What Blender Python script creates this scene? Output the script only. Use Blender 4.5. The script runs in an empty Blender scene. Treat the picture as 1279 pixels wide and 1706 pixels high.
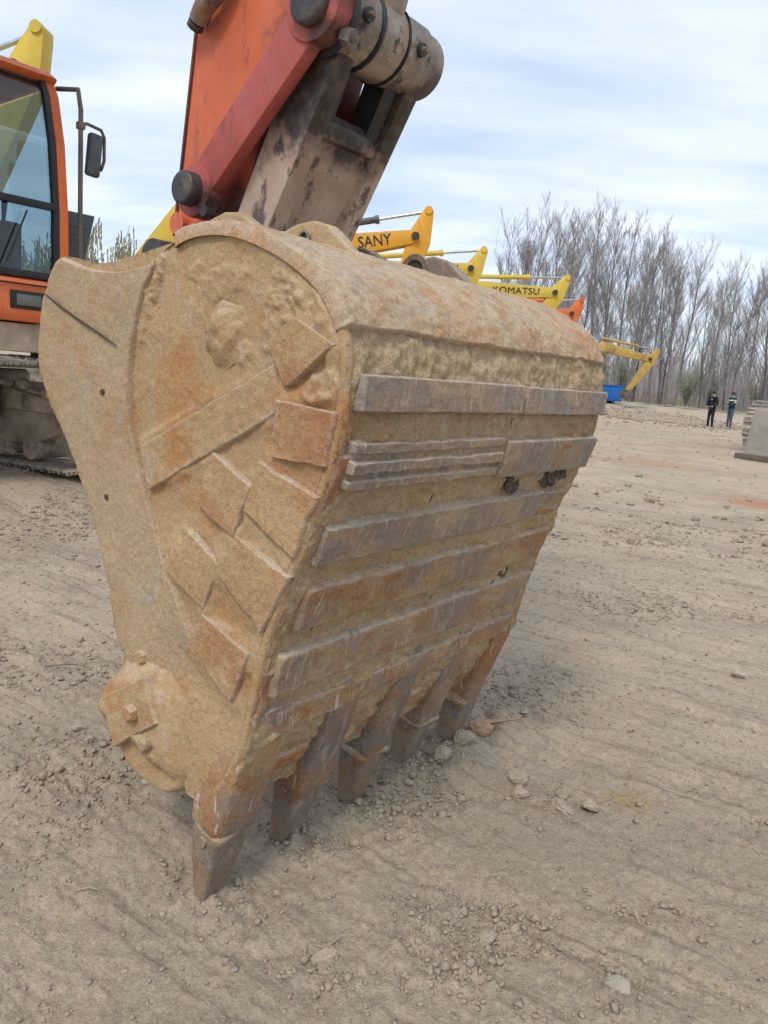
import bpy, bmesh, math, random
import numpy as np
from mathutils import Matrix, Vector
R = math.radians
scene = bpy.context.scene
C = scene.collection

# ------------------------------------------------------------------ camera
CAM_H, ROLL, PITCH = 1.2, R(4.5), R(10.3)
Zc = Vector((math.cos(PITCH)*math.sin(ROLL), math.cos(PITCH)*math.cos(ROLL), math.sin(PITCH)))
fwd = Vector((0, 0, -1))
Yc = (fwd - fwd.dot(Zc)*Zc).normalized()
Xc = Yc.cross(Zc)
cam = bpy.data.cameras.new('camera')
cam_o = bpy.data.objects.new('camera', cam); C.objects.link(cam_o)
cam_o.matrix_world = Matrix.Translation((0, 0, CAM_H)) @ Matrix((Xc, Yc, Zc)).to_4x4()
cam.sensor_fit = 'HORIZONTAL'; cam.sensor_width = 36; cam.lens = 36*1281/1279
cam.clip_start = 0.05; cam.clip_end = 6000
scene.camera = cam_o

# ------------------------------------------------------------------ world, sun, exposure
SUN_EL, SUN_AZ = R(52), R(200)          # azimuth measured clockwise from +Y
w = bpy.data.worlds.new('World'); scene.world = w; w.use_nodes = True
nt = w.node_tree; nt.nodes.clear()
def wn(t, **k):
    n = nt.nodes.new(t)
    for a, b in k.items(): setattr(n, a, b)
    return n
sky = wn('ShaderNodeTexSky', sky_type='NISHITA', sun_disc=False)
sky.sun_elevation = SUN_EL; sky.sun_rotation = SUN_AZ; sky.air_density = 1.0; sky.dust_density = 0.6
skm = wn('ShaderNodeVectorMath', operation='SCALE'); skm.inputs['Scale'].default_value = 0.115
nt.links.new(sky.outputs[0], skm.inputs[0])
tc = wn('ShaderNodeTexCoord')
sep = wn('ShaderNodeSeparateXYZ'); nt.links.new(tc.outputs['Generated'], sep.inputs[0])
mx = wn('ShaderNodeMath', operation='MAXIMUM'); mx.inputs[1].default_value = 0.0
nt.links.new(sep.outputs['Z'], mx.inputs[0])
ad = wn('ShaderNodeMath', operation='ADD'); ad.inputs[1].default_value = 0.14
nt.links.new(mx.outputs[0], ad.inputs[0])
def dv(o):
    d = wn('ShaderNodeMath', operation='DIVIDE'); nt.links.new(o, d.inputs[0]); nt.links.new(ad.outputs[0], d.inputs[1]); return d
cmb = wn('ShaderNodeCombineXYZ')
nt.links.new(dv(sep.outputs['X']).outputs[0], cmb.inputs[0]); nt.links.new(dv(sep.outputs['Y']).outputs[0], cmb.inputs[1])
mp = wn('ShaderNodeMapping'); mp.inputs['Rotation'].default_value = (0, 0, R(-14)); mp.inputs['Scale'].default_value = (0.5, 1.15, 1)
nt.links.new(cmb.outputs[0], mp.inputs[0])
nz = wn('ShaderNodeTexNoise'); nz.inputs['Scale'].default_value = 1.15; nz.inputs['Detail'].default_value = 6; nz.inputs['Roughness'].default_value = 0.5; nz.inputs['Distortion'].default_value = 0.35
nt.links.new(mp.outputs[0], nz.inputs['Vector'])
rp = wn('ShaderNodeValToRGB'); rp.color_ramp.elements[0].position = 0.30; rp.color_ramp.elements[1].position = 0.72
rp.color_ramp.elements[0].color = (0.72, 0.72, 0.72, 1); rp.color_ramp.elements[1].color = (0.97, 0.97, 0.97, 1)
nt.links.new(nz.outputs[0], rp.inputs[0])
nz2 = wn('ShaderNodeTexNoise'); nz2.inputs['Scale'].default_value = 2.3; nz2.inputs['Detail'].default_value = 5
nt.links.new(mp.outputs[0], nz2.inputs['Vector'])
rp2 = wn('ShaderNodeValToRGB'); rp2.color_ramp.elements[0].position = 0.3; rp2.color_ramp.elements[1].position = 0.7
rp2.color_ramp.elements[0].color = (0.45, 0.545, 0.69, 1); rp2.color_ramp.elements[1].color = (0.76, 0.815, 0.885, 1)
nt.links.new(nz2.outputs[0], rp2.inputs[0])
mix = wn('ShaderNodeMix', data_type='RGBA')
nt.links.new(rp.outputs[0], mix.inputs[0]); nt.links.new(skm.outputs[0], mix.inputs[6]); nt.links.new(rp2.outputs[0], mix.inputs[7])
bg = wn('ShaderNodeBackground'); bg.inputs['Strength'].default_value = 1.0
nt.links.new(mix.outputs[2], bg.inputs[0])
wo = wn('ShaderNodeOutputWorld'); nt.links.new(bg.outputs[0], wo.inputs[0])

sun = bpy.data.lights.new('sun', 'SUN'); sun.energy = 1.5; sun.angle = R(15); sun.color = (1, 0.96, 0.9)
sun_o = bpy.data.objects.new('sun', sun); C.objects.link(sun_o)
sd = Vector((math.sin(SUN_AZ)*math.cos(SUN_EL), math.cos(SUN_AZ)*math.cos(SUN_EL), math.sin(SUN_EL)))
sun_o.rotation_euler = sd.to_track_quat('Z', 'Y').to_euler()
vs = scene.view_settings
vs.view_transform = 'Standard'; vs.look = 'None'; vs.gamma = 1; vs.use_curve_mapping = False; vs.exposure = 0.5

# ------------------------------------------------------------------ numpy noise
def _h(ix, iy, iz, s):
    n = (ix*374761393 + iy*668265263 + iz*2147483647 + s*974634777) & 0xffffffff
    n = ((n ^ (n >> 13))*1274126177) & 0xffffffff
    n = ((n ^ (n >> 16))*2246822519) & 0xffffffff
    return ((n ^ (n >> 15)) & 0xffffff)/float(0x7fffff) - 1.0
def vnoise(p, s=0):
    p = np.asarray(p, float); i = np.floor(p).astype(np.int64); t = p-i; t = t*t*t*(t*(t*6-15)+10)
    x, y, z = i[:, 0], i[:, 1], i[:, 2]; r = 0
    for dx in (0, 1):
        wx = t[:, 0] if dx else 1-t[:, 0]
        for dy in (0, 1):
            wy = t[:, 1] if dy else 1-t[:, 1]
            for dz in (0, 1):
                wz = t[:, 2] if dz else 1-t[:, 2]
                r = r + wx*wy*wz*_h(x+dx, y+dy, z+dz, s)
    return r
def fbm(p, o=4, s=0, g=0.5):
    a, r, q = 1.0, 0, np.asarray(p, float)
    for k in range(o):
        r = r + a*vnoise(q, s+k*7); q = q*2.03+11.3; a *= g
    return r
def billow(p, o=4, s=0, g=0.5):
    a, r, q = 1.0, 0, np.asarray(p, float)
    for k in range(o):
        r = r + a*(1-np.abs(vnoise(q, s+k*7))*2); q = q*2.1+5.7; a *= g
    return r
def sst(a, b, x):
    t = np.clip((x-a)/(b-a), 0, 1); return t*t*(3-2*t)
def P3(a, b, c=0.0):
    a = np.asarray(a, float).ravel(); b = np.asarray(b, float).ravel()
    return np.stack([a, b, np.full_like(a, c) if np.isscalar(c) else np.asarray(c, float).ravel()], 1)

# ------------------------------------------------------------------ materials
MATS = {}
class NB:
    def __init__(s, name):
        s.m = bpy.data.materials.new(name); s.m.use_nodes = True; s.t = s.m.node_tree
        s.b = s.t.nodes['Principled BSDF']; s.tc = s.t.nodes.new('ShaderNodeTexCoord'); MATS[name] = s.m
    def n(s, t, **k):
        n = s.t.nodes.new(t)
        for a, b in k.items(): setattr(n, a, b)
        return n
    def l(s, a, b): s.t.links.new(a, b)
    def vec(s, sc=(1, 1, 1), rot=(0, 0, 0), src='Object'):
        m = s.n('ShaderNodeMapping'); m.inputs['Scale'].default_value = sc; m.inputs['Rotation'].default_value = rot
        s.l(s.tc.outputs[src], m.inputs[0]); return m.outputs[0]
    def noise(s, scale, detail=4, rough=0.55, vec=None, dist=0.0):
        n = s.n('ShaderNodeTexNoise'); n.inputs['Scale'].default_value = scale; n.inputs['Detail'].default_value = detail
        n.inputs['Roughness'].default_value = rough; n.inputs['Distortion'].default_value = dist
        s.l(vec if vec is not None else s.tc.outputs['Object'], n.inputs['Vector']); return n.outputs[0]
    def ramp(s, f, a, b, c0=(0, 0, 0, 1), c1=(1, 1, 1, 1)):
        r = s.n('ShaderNodeValToRGB'); e = r.color_ramp.elements
        e[0].position, e[1].position = a, b; e[0].color, e[1].color = c0, c1
        s.l(f, r.inputs[0]); return r.outputs[0]
    def mixc(s, f, a, b, mode='MIX'):
        m = s.n('ShaderNodeMix', data_type='RGBA', blend_type=mode)
        for v, i in ((f, 0), (a, 6), (b, 7)):
            if hasattr(v, 'is_linked'): s.l(v, m.inputs[i])
            elif i == 0: m.inputs[0].default_value = v
            else: m.inputs[i].default_value = tuple(v)+((1,) if len(v) == 3 else ())
        return m.outputs[2]
    def math(s, op, a, b=0.0):
        m = s.n('ShaderNodeMath', operation=op)
        for v, i in ((a, 0), (b, 1)):
            if hasattr(v, 'is_linked'): s.l(v, m.inputs[i])
            else: m.inputs[i].default_value = v
        return m.outputs[0]
    def bump(s, h, strength=0.4, dist=0.003, prev=None):
        b = s.n('ShaderNodeBump'); b.inputs['Strength'].default_value = strength; b.inputs['Distance'].default_value = dist
        s.l(h, b.inputs['Height'])
        if prev is not None: s.l(prev, b.inputs['Normal'])
        return b.outputs[0]
    def out(s, col=None, rough=0.8, metal=0.0, normal=None, spec=0.3):
        if col is not None:
            if hasattr(col, 'is_linked'): s.l(col, s.b.inputs['Base Color'])
            else: s.b.inputs['Base Color'].default_value = tuple(col)+(1,)
        if hasattr(rough, 'is_linked'): s.l(rough, s.b.inputs['Roughness'])
        else: s.b.inputs['Roughness'].default_value = rough
        s.b.inputs['Metallic'].default_value = metal
        s.b.inputs['Specular IOR Level'].default_value = spec
        if normal is not None: s.l(normal, s.b.inputs['Normal'])
        return s.m

def mat_dusty(name, dust, rust, steel, rust_lo=0.52, rust_hi=0.72, steel_lo=0.56, steel_hi=0.68, scr=(60, 60, 4), scr_amt=0.5, bump=0.6, pale=(0.52, 0.47, 0.41), steel_rough=0.55, grain=1.0, up_pale=0.6):
    b = NB(name)
    big = b.noise(3.1, 6, 0.6, dist=0.4)
    red = b.noise(5.3, 7, 0.62, b.vec((1, 1, 1.0), (0.6, 0.3, 0.2)), 0.6)
    st = b.noise(7.0, 8, 0.66, b.vec((0.8, 1.3, 1.0), (0.2, 0.9, 0.4)), 0.3)
    fine = b.noise(330, 3, 0.7); fine2 = b.noise(95, 4, 0.65)
    col = b.mixc(b.ramp(big, 0.35, 0.68), dust, tuple(x*y for x, y in zip(dust, (0.80, 0.77, 0.74))))
    col = b.mixc(b.math('MULTIPLY', b.ramp(red, rust_lo, rust_hi), 0.8), col, rust)
    sc = b.noise(1.0, 5, 0.65, b.vec(scr, (0.25, 0, 0)))
    smask = b.ramp(st, steel_lo, steel_hi)
    scc = b.mixc(b.math('MULTIPLY', b.ramp(sc, 0.52, 0.74), scr_amt), steel, pale)
    col = b.mixc(b.math('MULTIPLY', smask, 0.85), col, scc)
    pm = b.noise(11.0, 8, 0.7, b.vec((1, 1, 1), (1.2, 0.4, 0.7)))
    col = b.mixc(b.math('MULTIPLY', b.ramp(pm, 0.60, 0.78), 0.55), col, pale)
    if scr_amt > 0.6:
        s1 = b.ramp(b.noise(1.0, 3, 0.6, b.vec((150, 40, 5), (0.55, 0.1, 0.0))), 0.63, 0.68)
        col = b.mixc(b.math('MULTIPLY', s1, 0.7), col, (0.56, 0.50, 0.42))
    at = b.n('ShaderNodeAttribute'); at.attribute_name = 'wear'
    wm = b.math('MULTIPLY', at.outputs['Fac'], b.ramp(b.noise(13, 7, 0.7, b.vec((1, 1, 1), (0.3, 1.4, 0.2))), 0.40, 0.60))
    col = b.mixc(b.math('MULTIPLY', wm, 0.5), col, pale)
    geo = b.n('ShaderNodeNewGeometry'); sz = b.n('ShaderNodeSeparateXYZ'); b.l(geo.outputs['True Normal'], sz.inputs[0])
    up_mask = b.math('MULTIPLY', b.ramp(sz.outputs[2], 0.25, 0.7), b.ramp(b.noise(16, 6, 0.7), 0.36, 0.56))
    col = b.mixc(b.math('MULTIPLY', up_mask, up_pale), col, (0.50, 0.42, 0.31))  # paler tone mixed in on upward-facing faces, broken up by noise
    spk = b.ramp(b.noise(60, 6, 0.75), 0.60, 0.70); col = b.mixc(b.math('MULTIPLY', spk, 0.35), col, tuple(x*0.55 for x in dust))
    g = b.math('MULTIPLY', b.math('SUBTRACT', fine, 0.5), 1.3*grain)
    g2 = b.math('MULTIPLY', b.math('SUBTRACT', fine2, 0.5), 0.9*grain)
    mul = b.math('ADD', b.math('ADD', g, g2), 1.0)
    hs = b.n('ShaderNodeVectorMath', operation='SCALE'); b.l(col, hs.inputs[0]); b.l(mul, hs.inputs['Scale'])
    h = b.math('ADD', b.math('MULTIPLY', fine, 0.5), b.math('MULTIPLY', fine2, 1.2))
    h = b.math('ADD', h, b.math('MULTIPLY', b.noise(28, 6, 0.7), 2.0))
    ro = b.n('ShaderNodeMix'); b.l(smask, ro.inputs[0]); ro.inputs[2].default_value = 0.95; ro.inputs[3].default_value = steel_rough
    return b.out(hs.outputs[0], ro.outputs[0], 0, b.bump(h, bump, 0.004), 0.25)

DUST = (0.46, 0.318, 0.175); RUST = (0.36, 0.165, 0.062); STEEL = (0.215, 0.175, 0.142)
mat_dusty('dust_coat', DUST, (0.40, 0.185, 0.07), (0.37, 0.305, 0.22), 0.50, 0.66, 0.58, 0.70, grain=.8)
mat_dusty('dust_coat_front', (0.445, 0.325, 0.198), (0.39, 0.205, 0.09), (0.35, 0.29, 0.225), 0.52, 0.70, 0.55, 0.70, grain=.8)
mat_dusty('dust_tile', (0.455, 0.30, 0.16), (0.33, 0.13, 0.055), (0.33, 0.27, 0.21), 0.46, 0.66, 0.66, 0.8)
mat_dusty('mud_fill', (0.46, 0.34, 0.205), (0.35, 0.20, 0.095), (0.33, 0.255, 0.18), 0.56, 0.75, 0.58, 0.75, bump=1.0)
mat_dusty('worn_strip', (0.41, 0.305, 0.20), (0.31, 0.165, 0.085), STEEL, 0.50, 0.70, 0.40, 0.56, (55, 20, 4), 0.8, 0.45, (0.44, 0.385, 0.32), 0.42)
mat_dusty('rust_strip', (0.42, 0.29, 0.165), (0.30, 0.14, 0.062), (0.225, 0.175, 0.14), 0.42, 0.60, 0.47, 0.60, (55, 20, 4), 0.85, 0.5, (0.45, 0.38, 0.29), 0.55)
mat_dusty('pale_dirt', (0.40, 0.31, 0.21), (0.31, 0.175, 0.08), (0.46, 0.41, 0.35), 0.46, 0.62, 0.54, 0.66, up_pale=.2)
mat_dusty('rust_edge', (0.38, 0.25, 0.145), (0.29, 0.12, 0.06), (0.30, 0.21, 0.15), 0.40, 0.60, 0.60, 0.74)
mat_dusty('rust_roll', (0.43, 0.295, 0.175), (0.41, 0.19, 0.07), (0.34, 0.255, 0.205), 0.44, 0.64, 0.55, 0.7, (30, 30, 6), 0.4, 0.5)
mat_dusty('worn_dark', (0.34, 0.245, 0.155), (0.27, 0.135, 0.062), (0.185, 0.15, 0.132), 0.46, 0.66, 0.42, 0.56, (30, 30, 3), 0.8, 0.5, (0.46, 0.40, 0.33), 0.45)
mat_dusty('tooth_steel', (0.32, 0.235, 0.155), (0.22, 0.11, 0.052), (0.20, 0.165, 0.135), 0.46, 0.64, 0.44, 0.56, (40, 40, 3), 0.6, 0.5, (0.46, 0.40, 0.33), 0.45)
mat_dusty('clod', (0.40, 0.33, 0.25), (0.34, 0.265, 0.185), (0.37, 0.315, 0.25), 0.5, 0.75, 0.5, 0.7, bump=0.8, up_pale=0.12, pale=(0.40, 0.34, 0.27))
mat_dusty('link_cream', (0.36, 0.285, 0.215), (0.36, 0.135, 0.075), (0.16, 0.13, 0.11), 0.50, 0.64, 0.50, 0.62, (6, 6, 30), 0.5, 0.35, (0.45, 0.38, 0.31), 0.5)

def mat_plain(name, col, rough=0.6, metal=0.0, var=0.25, scale=6, dirt=None, dirt_lo=0.5, dirt_hi=0.75, bump=0.15, spec=0.4):
    b = NB(name)
    a = b.noise(scale, 6, 0.6)
    c = b.mixc(b.ramp(a, 0.3, 0.7), tuple(x*(1-var) for x in col), tuple(min(1, x*(1+var*0.6)) for x in col))
    if dirt: c = b.mixc(b.math('MULTIPLY', b.ramp(b.noise(scale*0.6, 9, 0.7, b.vec((1, 1, 1), (0.5, 0.2, 0.9))), dirt_lo, dirt_hi), 0.9), c, dirt)
    return b.out(c, rough, metal, b.bump(b.noise(scale*12, 4, 0.6), bump, 0.002), spec)
DIRT = (0.27, 0.21, 0.15)
def mat_paint(name, col, grime=(0.09, 0.06, 0.045), pale=None, rough=0.45, scale=5, chip_amt=0.8, grime_amt=0.75, stains=()):
    b = NB(name); pale = pale or tuple(min(1, x*0.75+0.12) for x in col)
    c = b.mixc(b.ramp(b.noise(scale*.5, 6, 0.6), 0.35, 0.68), tuple(x*.82 for x in col), tuple(min(1, x*1.08) for x in col))
    c = b.mixc(b.math('MULTIPLY', b.ramp(b.noise(scale*1.1, 8, 0.7, b.vec((1, 1, .45), (0.2, 0.5, 0.1))), 0.46, 0.72), 0.6), c, pale)
    c = b.mixc(b.math('MULTIPLY', b.ramp(b.noise(scale*2.0, 8, 0.72, b.vec((1.4, 1.4, .35), (0.1, 0.15, 0.7))), 0.57, 0.70), grime_amt), c, grime)
    sc = b.ramp(b.noise(1.0, 4, 0.6, b.vec((scale*26, scale*26, scale*1.6), (0.7, 0.25, 0.1))), 0.66, 0.72)
    c = b.mixc(b.math('MULTIPLY', sc, 0.55), c, tuple(x*.45+.12 for x in col))
    chip = b.ramp(b.noise(scale*9, 5, 0.65), 0.665, 0.69)
    c = b.mixc(b.math('MULTIPLY', chip, chip_amt), c, (0.10, 0.065, 0.05))
    if stains:                       # grease squeezed out round the pins
        sp = b.n('ShaderNodeSeparateXYZ'); b.l(b.tc.outputs['Object'], sp.inputs[0]); gn = b.noise(9, 7, 0.68); gd = b.noise(26, 5, 0.65)
        for (y_, z_, r_, k_) in stains:
            d = b.math('SQRT', b.math('ADD', b.math('POWER', b.math('SUBTRACT', sp.outputs[1], y_), 2.0), b.math('POWER', b.math('SUBTRACT', sp.outputs[2], z_), 2.0)))
            d = b.math('ADD', d, b.math('MULTIPLY', b.math('SUBTRACT', gn, 0.5), r_*2.2))
            gm = b.math('MULTIPLY', b.ramp(d, r_*.55, r_*1.15, (1, 1, 1, 1), (0, 0, 0, 1)), k_)
            c = b.mixc(gm, c, b.mixc(b.ramp(gd, 0.42, 0.66), (0.022, 0.018, 0.017), (0.10, 0.06, 0.045)))
    f = b.noise(scale*40, 4, 0.7); mul = b.math('ADD', b.math('MULTIPLY', b.math('SUBTRACT', f, 0.5), 0.35), 1.0)
    hs = b.n('ShaderNodeVectorMath', operation='SCALE'); b.l(c, hs.inputs[0]); b.l(mul, hs.inputs['Scale'])
    ro = b.ramp(b.noise(scale*1.5, 6, 0.65), 0.3, 0.7, (rough*.8,)*3+(1,), (min(1, rough*1.7),)*3+(1,))
    return b.out(hs.outputs[0], ro, 0, b.bump(b.math('ADD', b.noise(scale*11, 5, 0.65), b.math('MULTIPLY', chip, -0.6)), 0.25, 0.002), 0.35)
mat_paint('orange_paint', (0.60, 0.135, 0.055), scale=5, stains=((.40, 1.56, .13, .9), (.30, 1.78, .10, .8), (.22, 2.0, .10, .7))); mat_paint('cab_orange', (0.68, 0.145, 0.03), scale=3.5, chip_amt=.4, grime_amt=.45); mat_paint('red_paint', (0.42, 0.09, 0.075), scale=6, stains=((.425, 1.565, .060, .9), (.06, 1.90, .060, .85), (.03, 2.0, .04, .6)))
mat_paint('yellow_sany', (0.72, 0.34, 0.025), (0.22, 0.13, 0.05), scale=2, chip_amt=.5, grime_amt=.55); mat_paint('yellow_komatsu', (0.64, 0.45, 0.06), (0.25, 0.18, 0.06), scale=2, chip_amt=.5, grime_amt=.55)
mat_plain('dark_red', (0.16, 0.045, 0.03), 0.55, dirt=(0.05, 0.03, 0.025), dirt_lo=0.4, dirt_hi=0.65)
mat_plain('yellow_far', (0.50, 0.315, 0.075), 0.5, var=0.2, dirt=(0.16, 0.11, 0.05), dirt_lo=0.52, dirt_hi=0.7, scale=2)
mat_plain('black_steel', (0.035, 0.034, 0.036), 0.45, dirt=(0.11, 0.09, 0.075), dirt_lo=0.52, dirt_hi=0.75, scale=14)
mat_plain('grease', (0.018, 0.017, 0.018), 0.3, dirt=(0.07, 0.055, 0.045), dirt_lo=0.55, dirt_hi=0.75, scale=30, bump=0.6, spec=0.5)
mat_plain('chrome', (0.5, 0.52, 0.55), 0.25, 0.85)
mat_plain('charcoal', (0.07, 0.08, 0.092), 0.5, dirt=(0.13, 0.125, 0.12), scale=8)
mat_plain('rubber', (0.02, 0.02, 0.022), 0.6)
mat_plain('seat_fabric', (0.035, 0.04, 0.05), 0.85)
mat_plain('cab_inside', (0.10, 0.13, 0.15), 0.7)
mat_plain('track_mud', (0.52, 0.43, 0.325), 0.9, var=0.35, dirt=(0.12, 0.095, 0.075), dirt_lo=0.5, dirt_hi=0.68, scale=9, bump=0.7)
mat_plain('track_shoe', (0.50, 0.43, 0.35), 0.8, var=0.3, dirt=(0.17, 0.14, 0.12), dirt_lo=0.45, dirt_hi=0.65, scale=12, bump=0.5)
mat_plain('track_frame', (0.50, 0.41, 0.31), 0.9, var=0.35, dirt=(0.36, 0.285, 0.205), dirt_lo=0.48, dirt_hi=0.66, scale=7, bump=0.6)
mat_plain('undercarriage', (0.13, 0.11, 0.09), 0.85, dirt=DIRT, scale=3)
mat_plain('lettering', (0.012, 0.014, 0.03), 0.5)
mat_plain('lettering_blue', (0.02, 0.03, 0.12), 0.5)
mat_plain('pin_dark', (0.06, 0.055, 0.055), 0.45, 0.3, var=0.4, dirt=(0.16, 0.12, 0.10), dirt_lo=0.5, dirt_hi=0.7, scale=25, bump=0.4)
mat_plain('blue_paint', (0.015, 0.14, 0.50), 0.5)
mat_plain('bark', (0.19, 0.18, 0.18), 0.9, var=0.35, scale=1.5)
mat_plain('twig', (0.34, 0.312, 0.305), 0.9, var=0.25, scale=1.0)
mat_plain('brush', (0.42, 0.385, 0.385), 0.9, var=0.3, scale=0.7)
mat_plain('spring_leaf', (0.27, 0.29, 0.12), 0.8, var=0.3, scale=2)
mat_plain('willow_leaf', (0.34, 0.335, 0.17), 0.8, var=0.25, scale=2)
mat_plain('dry_reed', (0.40, 0.315, 0.21), 0.9, var=0.25, scale=2)
mat_plain('skin', (0.42, 0.25, 0.17), 0.5)
mat_plain('hair', (0.012, 0.011, 0.011), 0.6)
mat_plain('black_cloth', (0.014, 0.014, 0.018), 0.9)
mat_plain('green_cloth', (0.012, 0.055, 0.05), 0.9)
mat_plain('denim', (0.06, 0.10, 0.115), 0.9)
mat_plain('white_cloth', (0.7, 0.7, 0.7), 0.8)
mat_plain('bucket_grey', (0.27, 0.235, 0.195), 0.8, var=0.3, dirt=(0.38, 0.32, 0.25), scale=2)
mat_plain('shoe_grey', (0.42, 0.42, 0.43), 0.8)
mat_plain('stone_pale', (0.40, 0.345, 0.27), 0.9, var=0.2, scale=14, bump=0.5)
mat_plain('stone_tan', (0.36, 0.25, 0.155), 0.9, var=0.25, scale=14, bump=0.5)
mat_plain('twig_brown', (0.13, 0.085, 0.05), 0.9)
mat_plain('lamp_lens', (0.13, 0.135, 0.12), 0.15, dirt=(0.2, 0.18, 0.15))
mat_plain('tar', (0.075, 0.057, 0.042), 0.8, scale=40, bump=0.8)
mat_plain('crack_dark', (0.085, 0.06, 0.042), 0.9)

def mat_link():            # cream dirty paint with black grease round the upper pin (pin axis in bucket space)
    b = NB('link_greasy')
    sp = b.n('ShaderNodeSeparateXYZ'); b.l(b.tc.outputs['Object'], sp.inputs[0])
    d = b.math('SQRT', b.math('ADD', b.math('POWER', b.math('SUBTRACT', sp.outputs[1], 0.09), 2.0), b.math('POWER', b.math('SUBTRACT', sp.outputs[2], 1.93), 2.0)))
    nz_ = b.noise(9, 7, 0.65)
    k = b.math('ADD', d, b.math('MULTIPLY', b.math('SUBTRACT', nz_, 0.5), 0.30))
    gm = b.ramp(k, 0.20, 0.27, (1, 1, 1, 1), (0, 0, 0, 1))
    sp2 = b.ramp(b.noise(15, 6, 0.65, b.vec((1, 1, 0.5))), 0.56, 0.62)
    base = b.mixc(b.ramp(b.noise(5, 7, 0.65), 0.38, 0.66), (0.55, 0.44, 0.345), (0.37, 0.25, 0.19))
    base = b.mixc(b.math('MULTIPLY', b.ramp(b.noise(6.5, 6, 0.6, b.vec((1, 1, 1), (1, 0.4, 0.2))), 0.56, 0.68), 0.75), base, (0.40, 0.12, 0.075))
    base = b.mixc(b.math('MULTIPLY', sp2, 0.8), base, (0.07, 0.055, 0.05))
    gcol = b.mixc(b.ramp(b.noise(30, 5, 0.6), 0.45, 0.7), (0.018, 0.016, 0.016), (0.085, 0.062, 0.05))
    col = b.mixc(b.math('MULTIPLY', gm, 0.93), base, gcol)
    ro = b.n('ShaderNodeMix'); b.l(gm, ro.inputs[0]); ro.inputs[2].default_value = 0.75; ro.inputs[3].default_value = 0.42
    b.out(col, ro.outputs[0], 0, b.bump(b.noise(60, 5, 0.65), 0.35, 0.003), 0.35)
mat_link()
def mat_sleeve():
    b = NB('sleeve_steel')
    a = b.noise(8, 7, 0.65)
    col = b.mixc(b.ramp(a, 0.35, 0.62), (0.37, 0.305, 0.235), (0.10, 0.08, 0.068))
    col = b.mixc(b.ramp(b.noise(22, 6, 0.7), 0.54, 0.66), col, (0.03, 0.027, 0.026))
    col = b.mixc(b.math('MULTIPLY', b.ramp(b.noise(10, 6, 0.65, b.vec((1, 1, 1), (0.9, 0.3, 0.4))), 0.54, 0.66), 0.7), col, (0.30, 0.14, 0.07))
    b.out(col, 0.5, 0.1, b.bump(b.noise(70, 4, 0.6), 0.3, 0.002), 0.4)
mat_sleeve()
def mat_glass():
    b = NB('cab_glass'); b.b.inputs['Base Color'].default_value = (0.50, 0.62, 0.66, 1)
    b.b.inputs['Transmission Weight'].default_value = 1; b.b.inputs['IOR'].default_value = 1.45
    b.b.inputs['Roughness'].default_value = 0.0
mat_glass()

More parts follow.
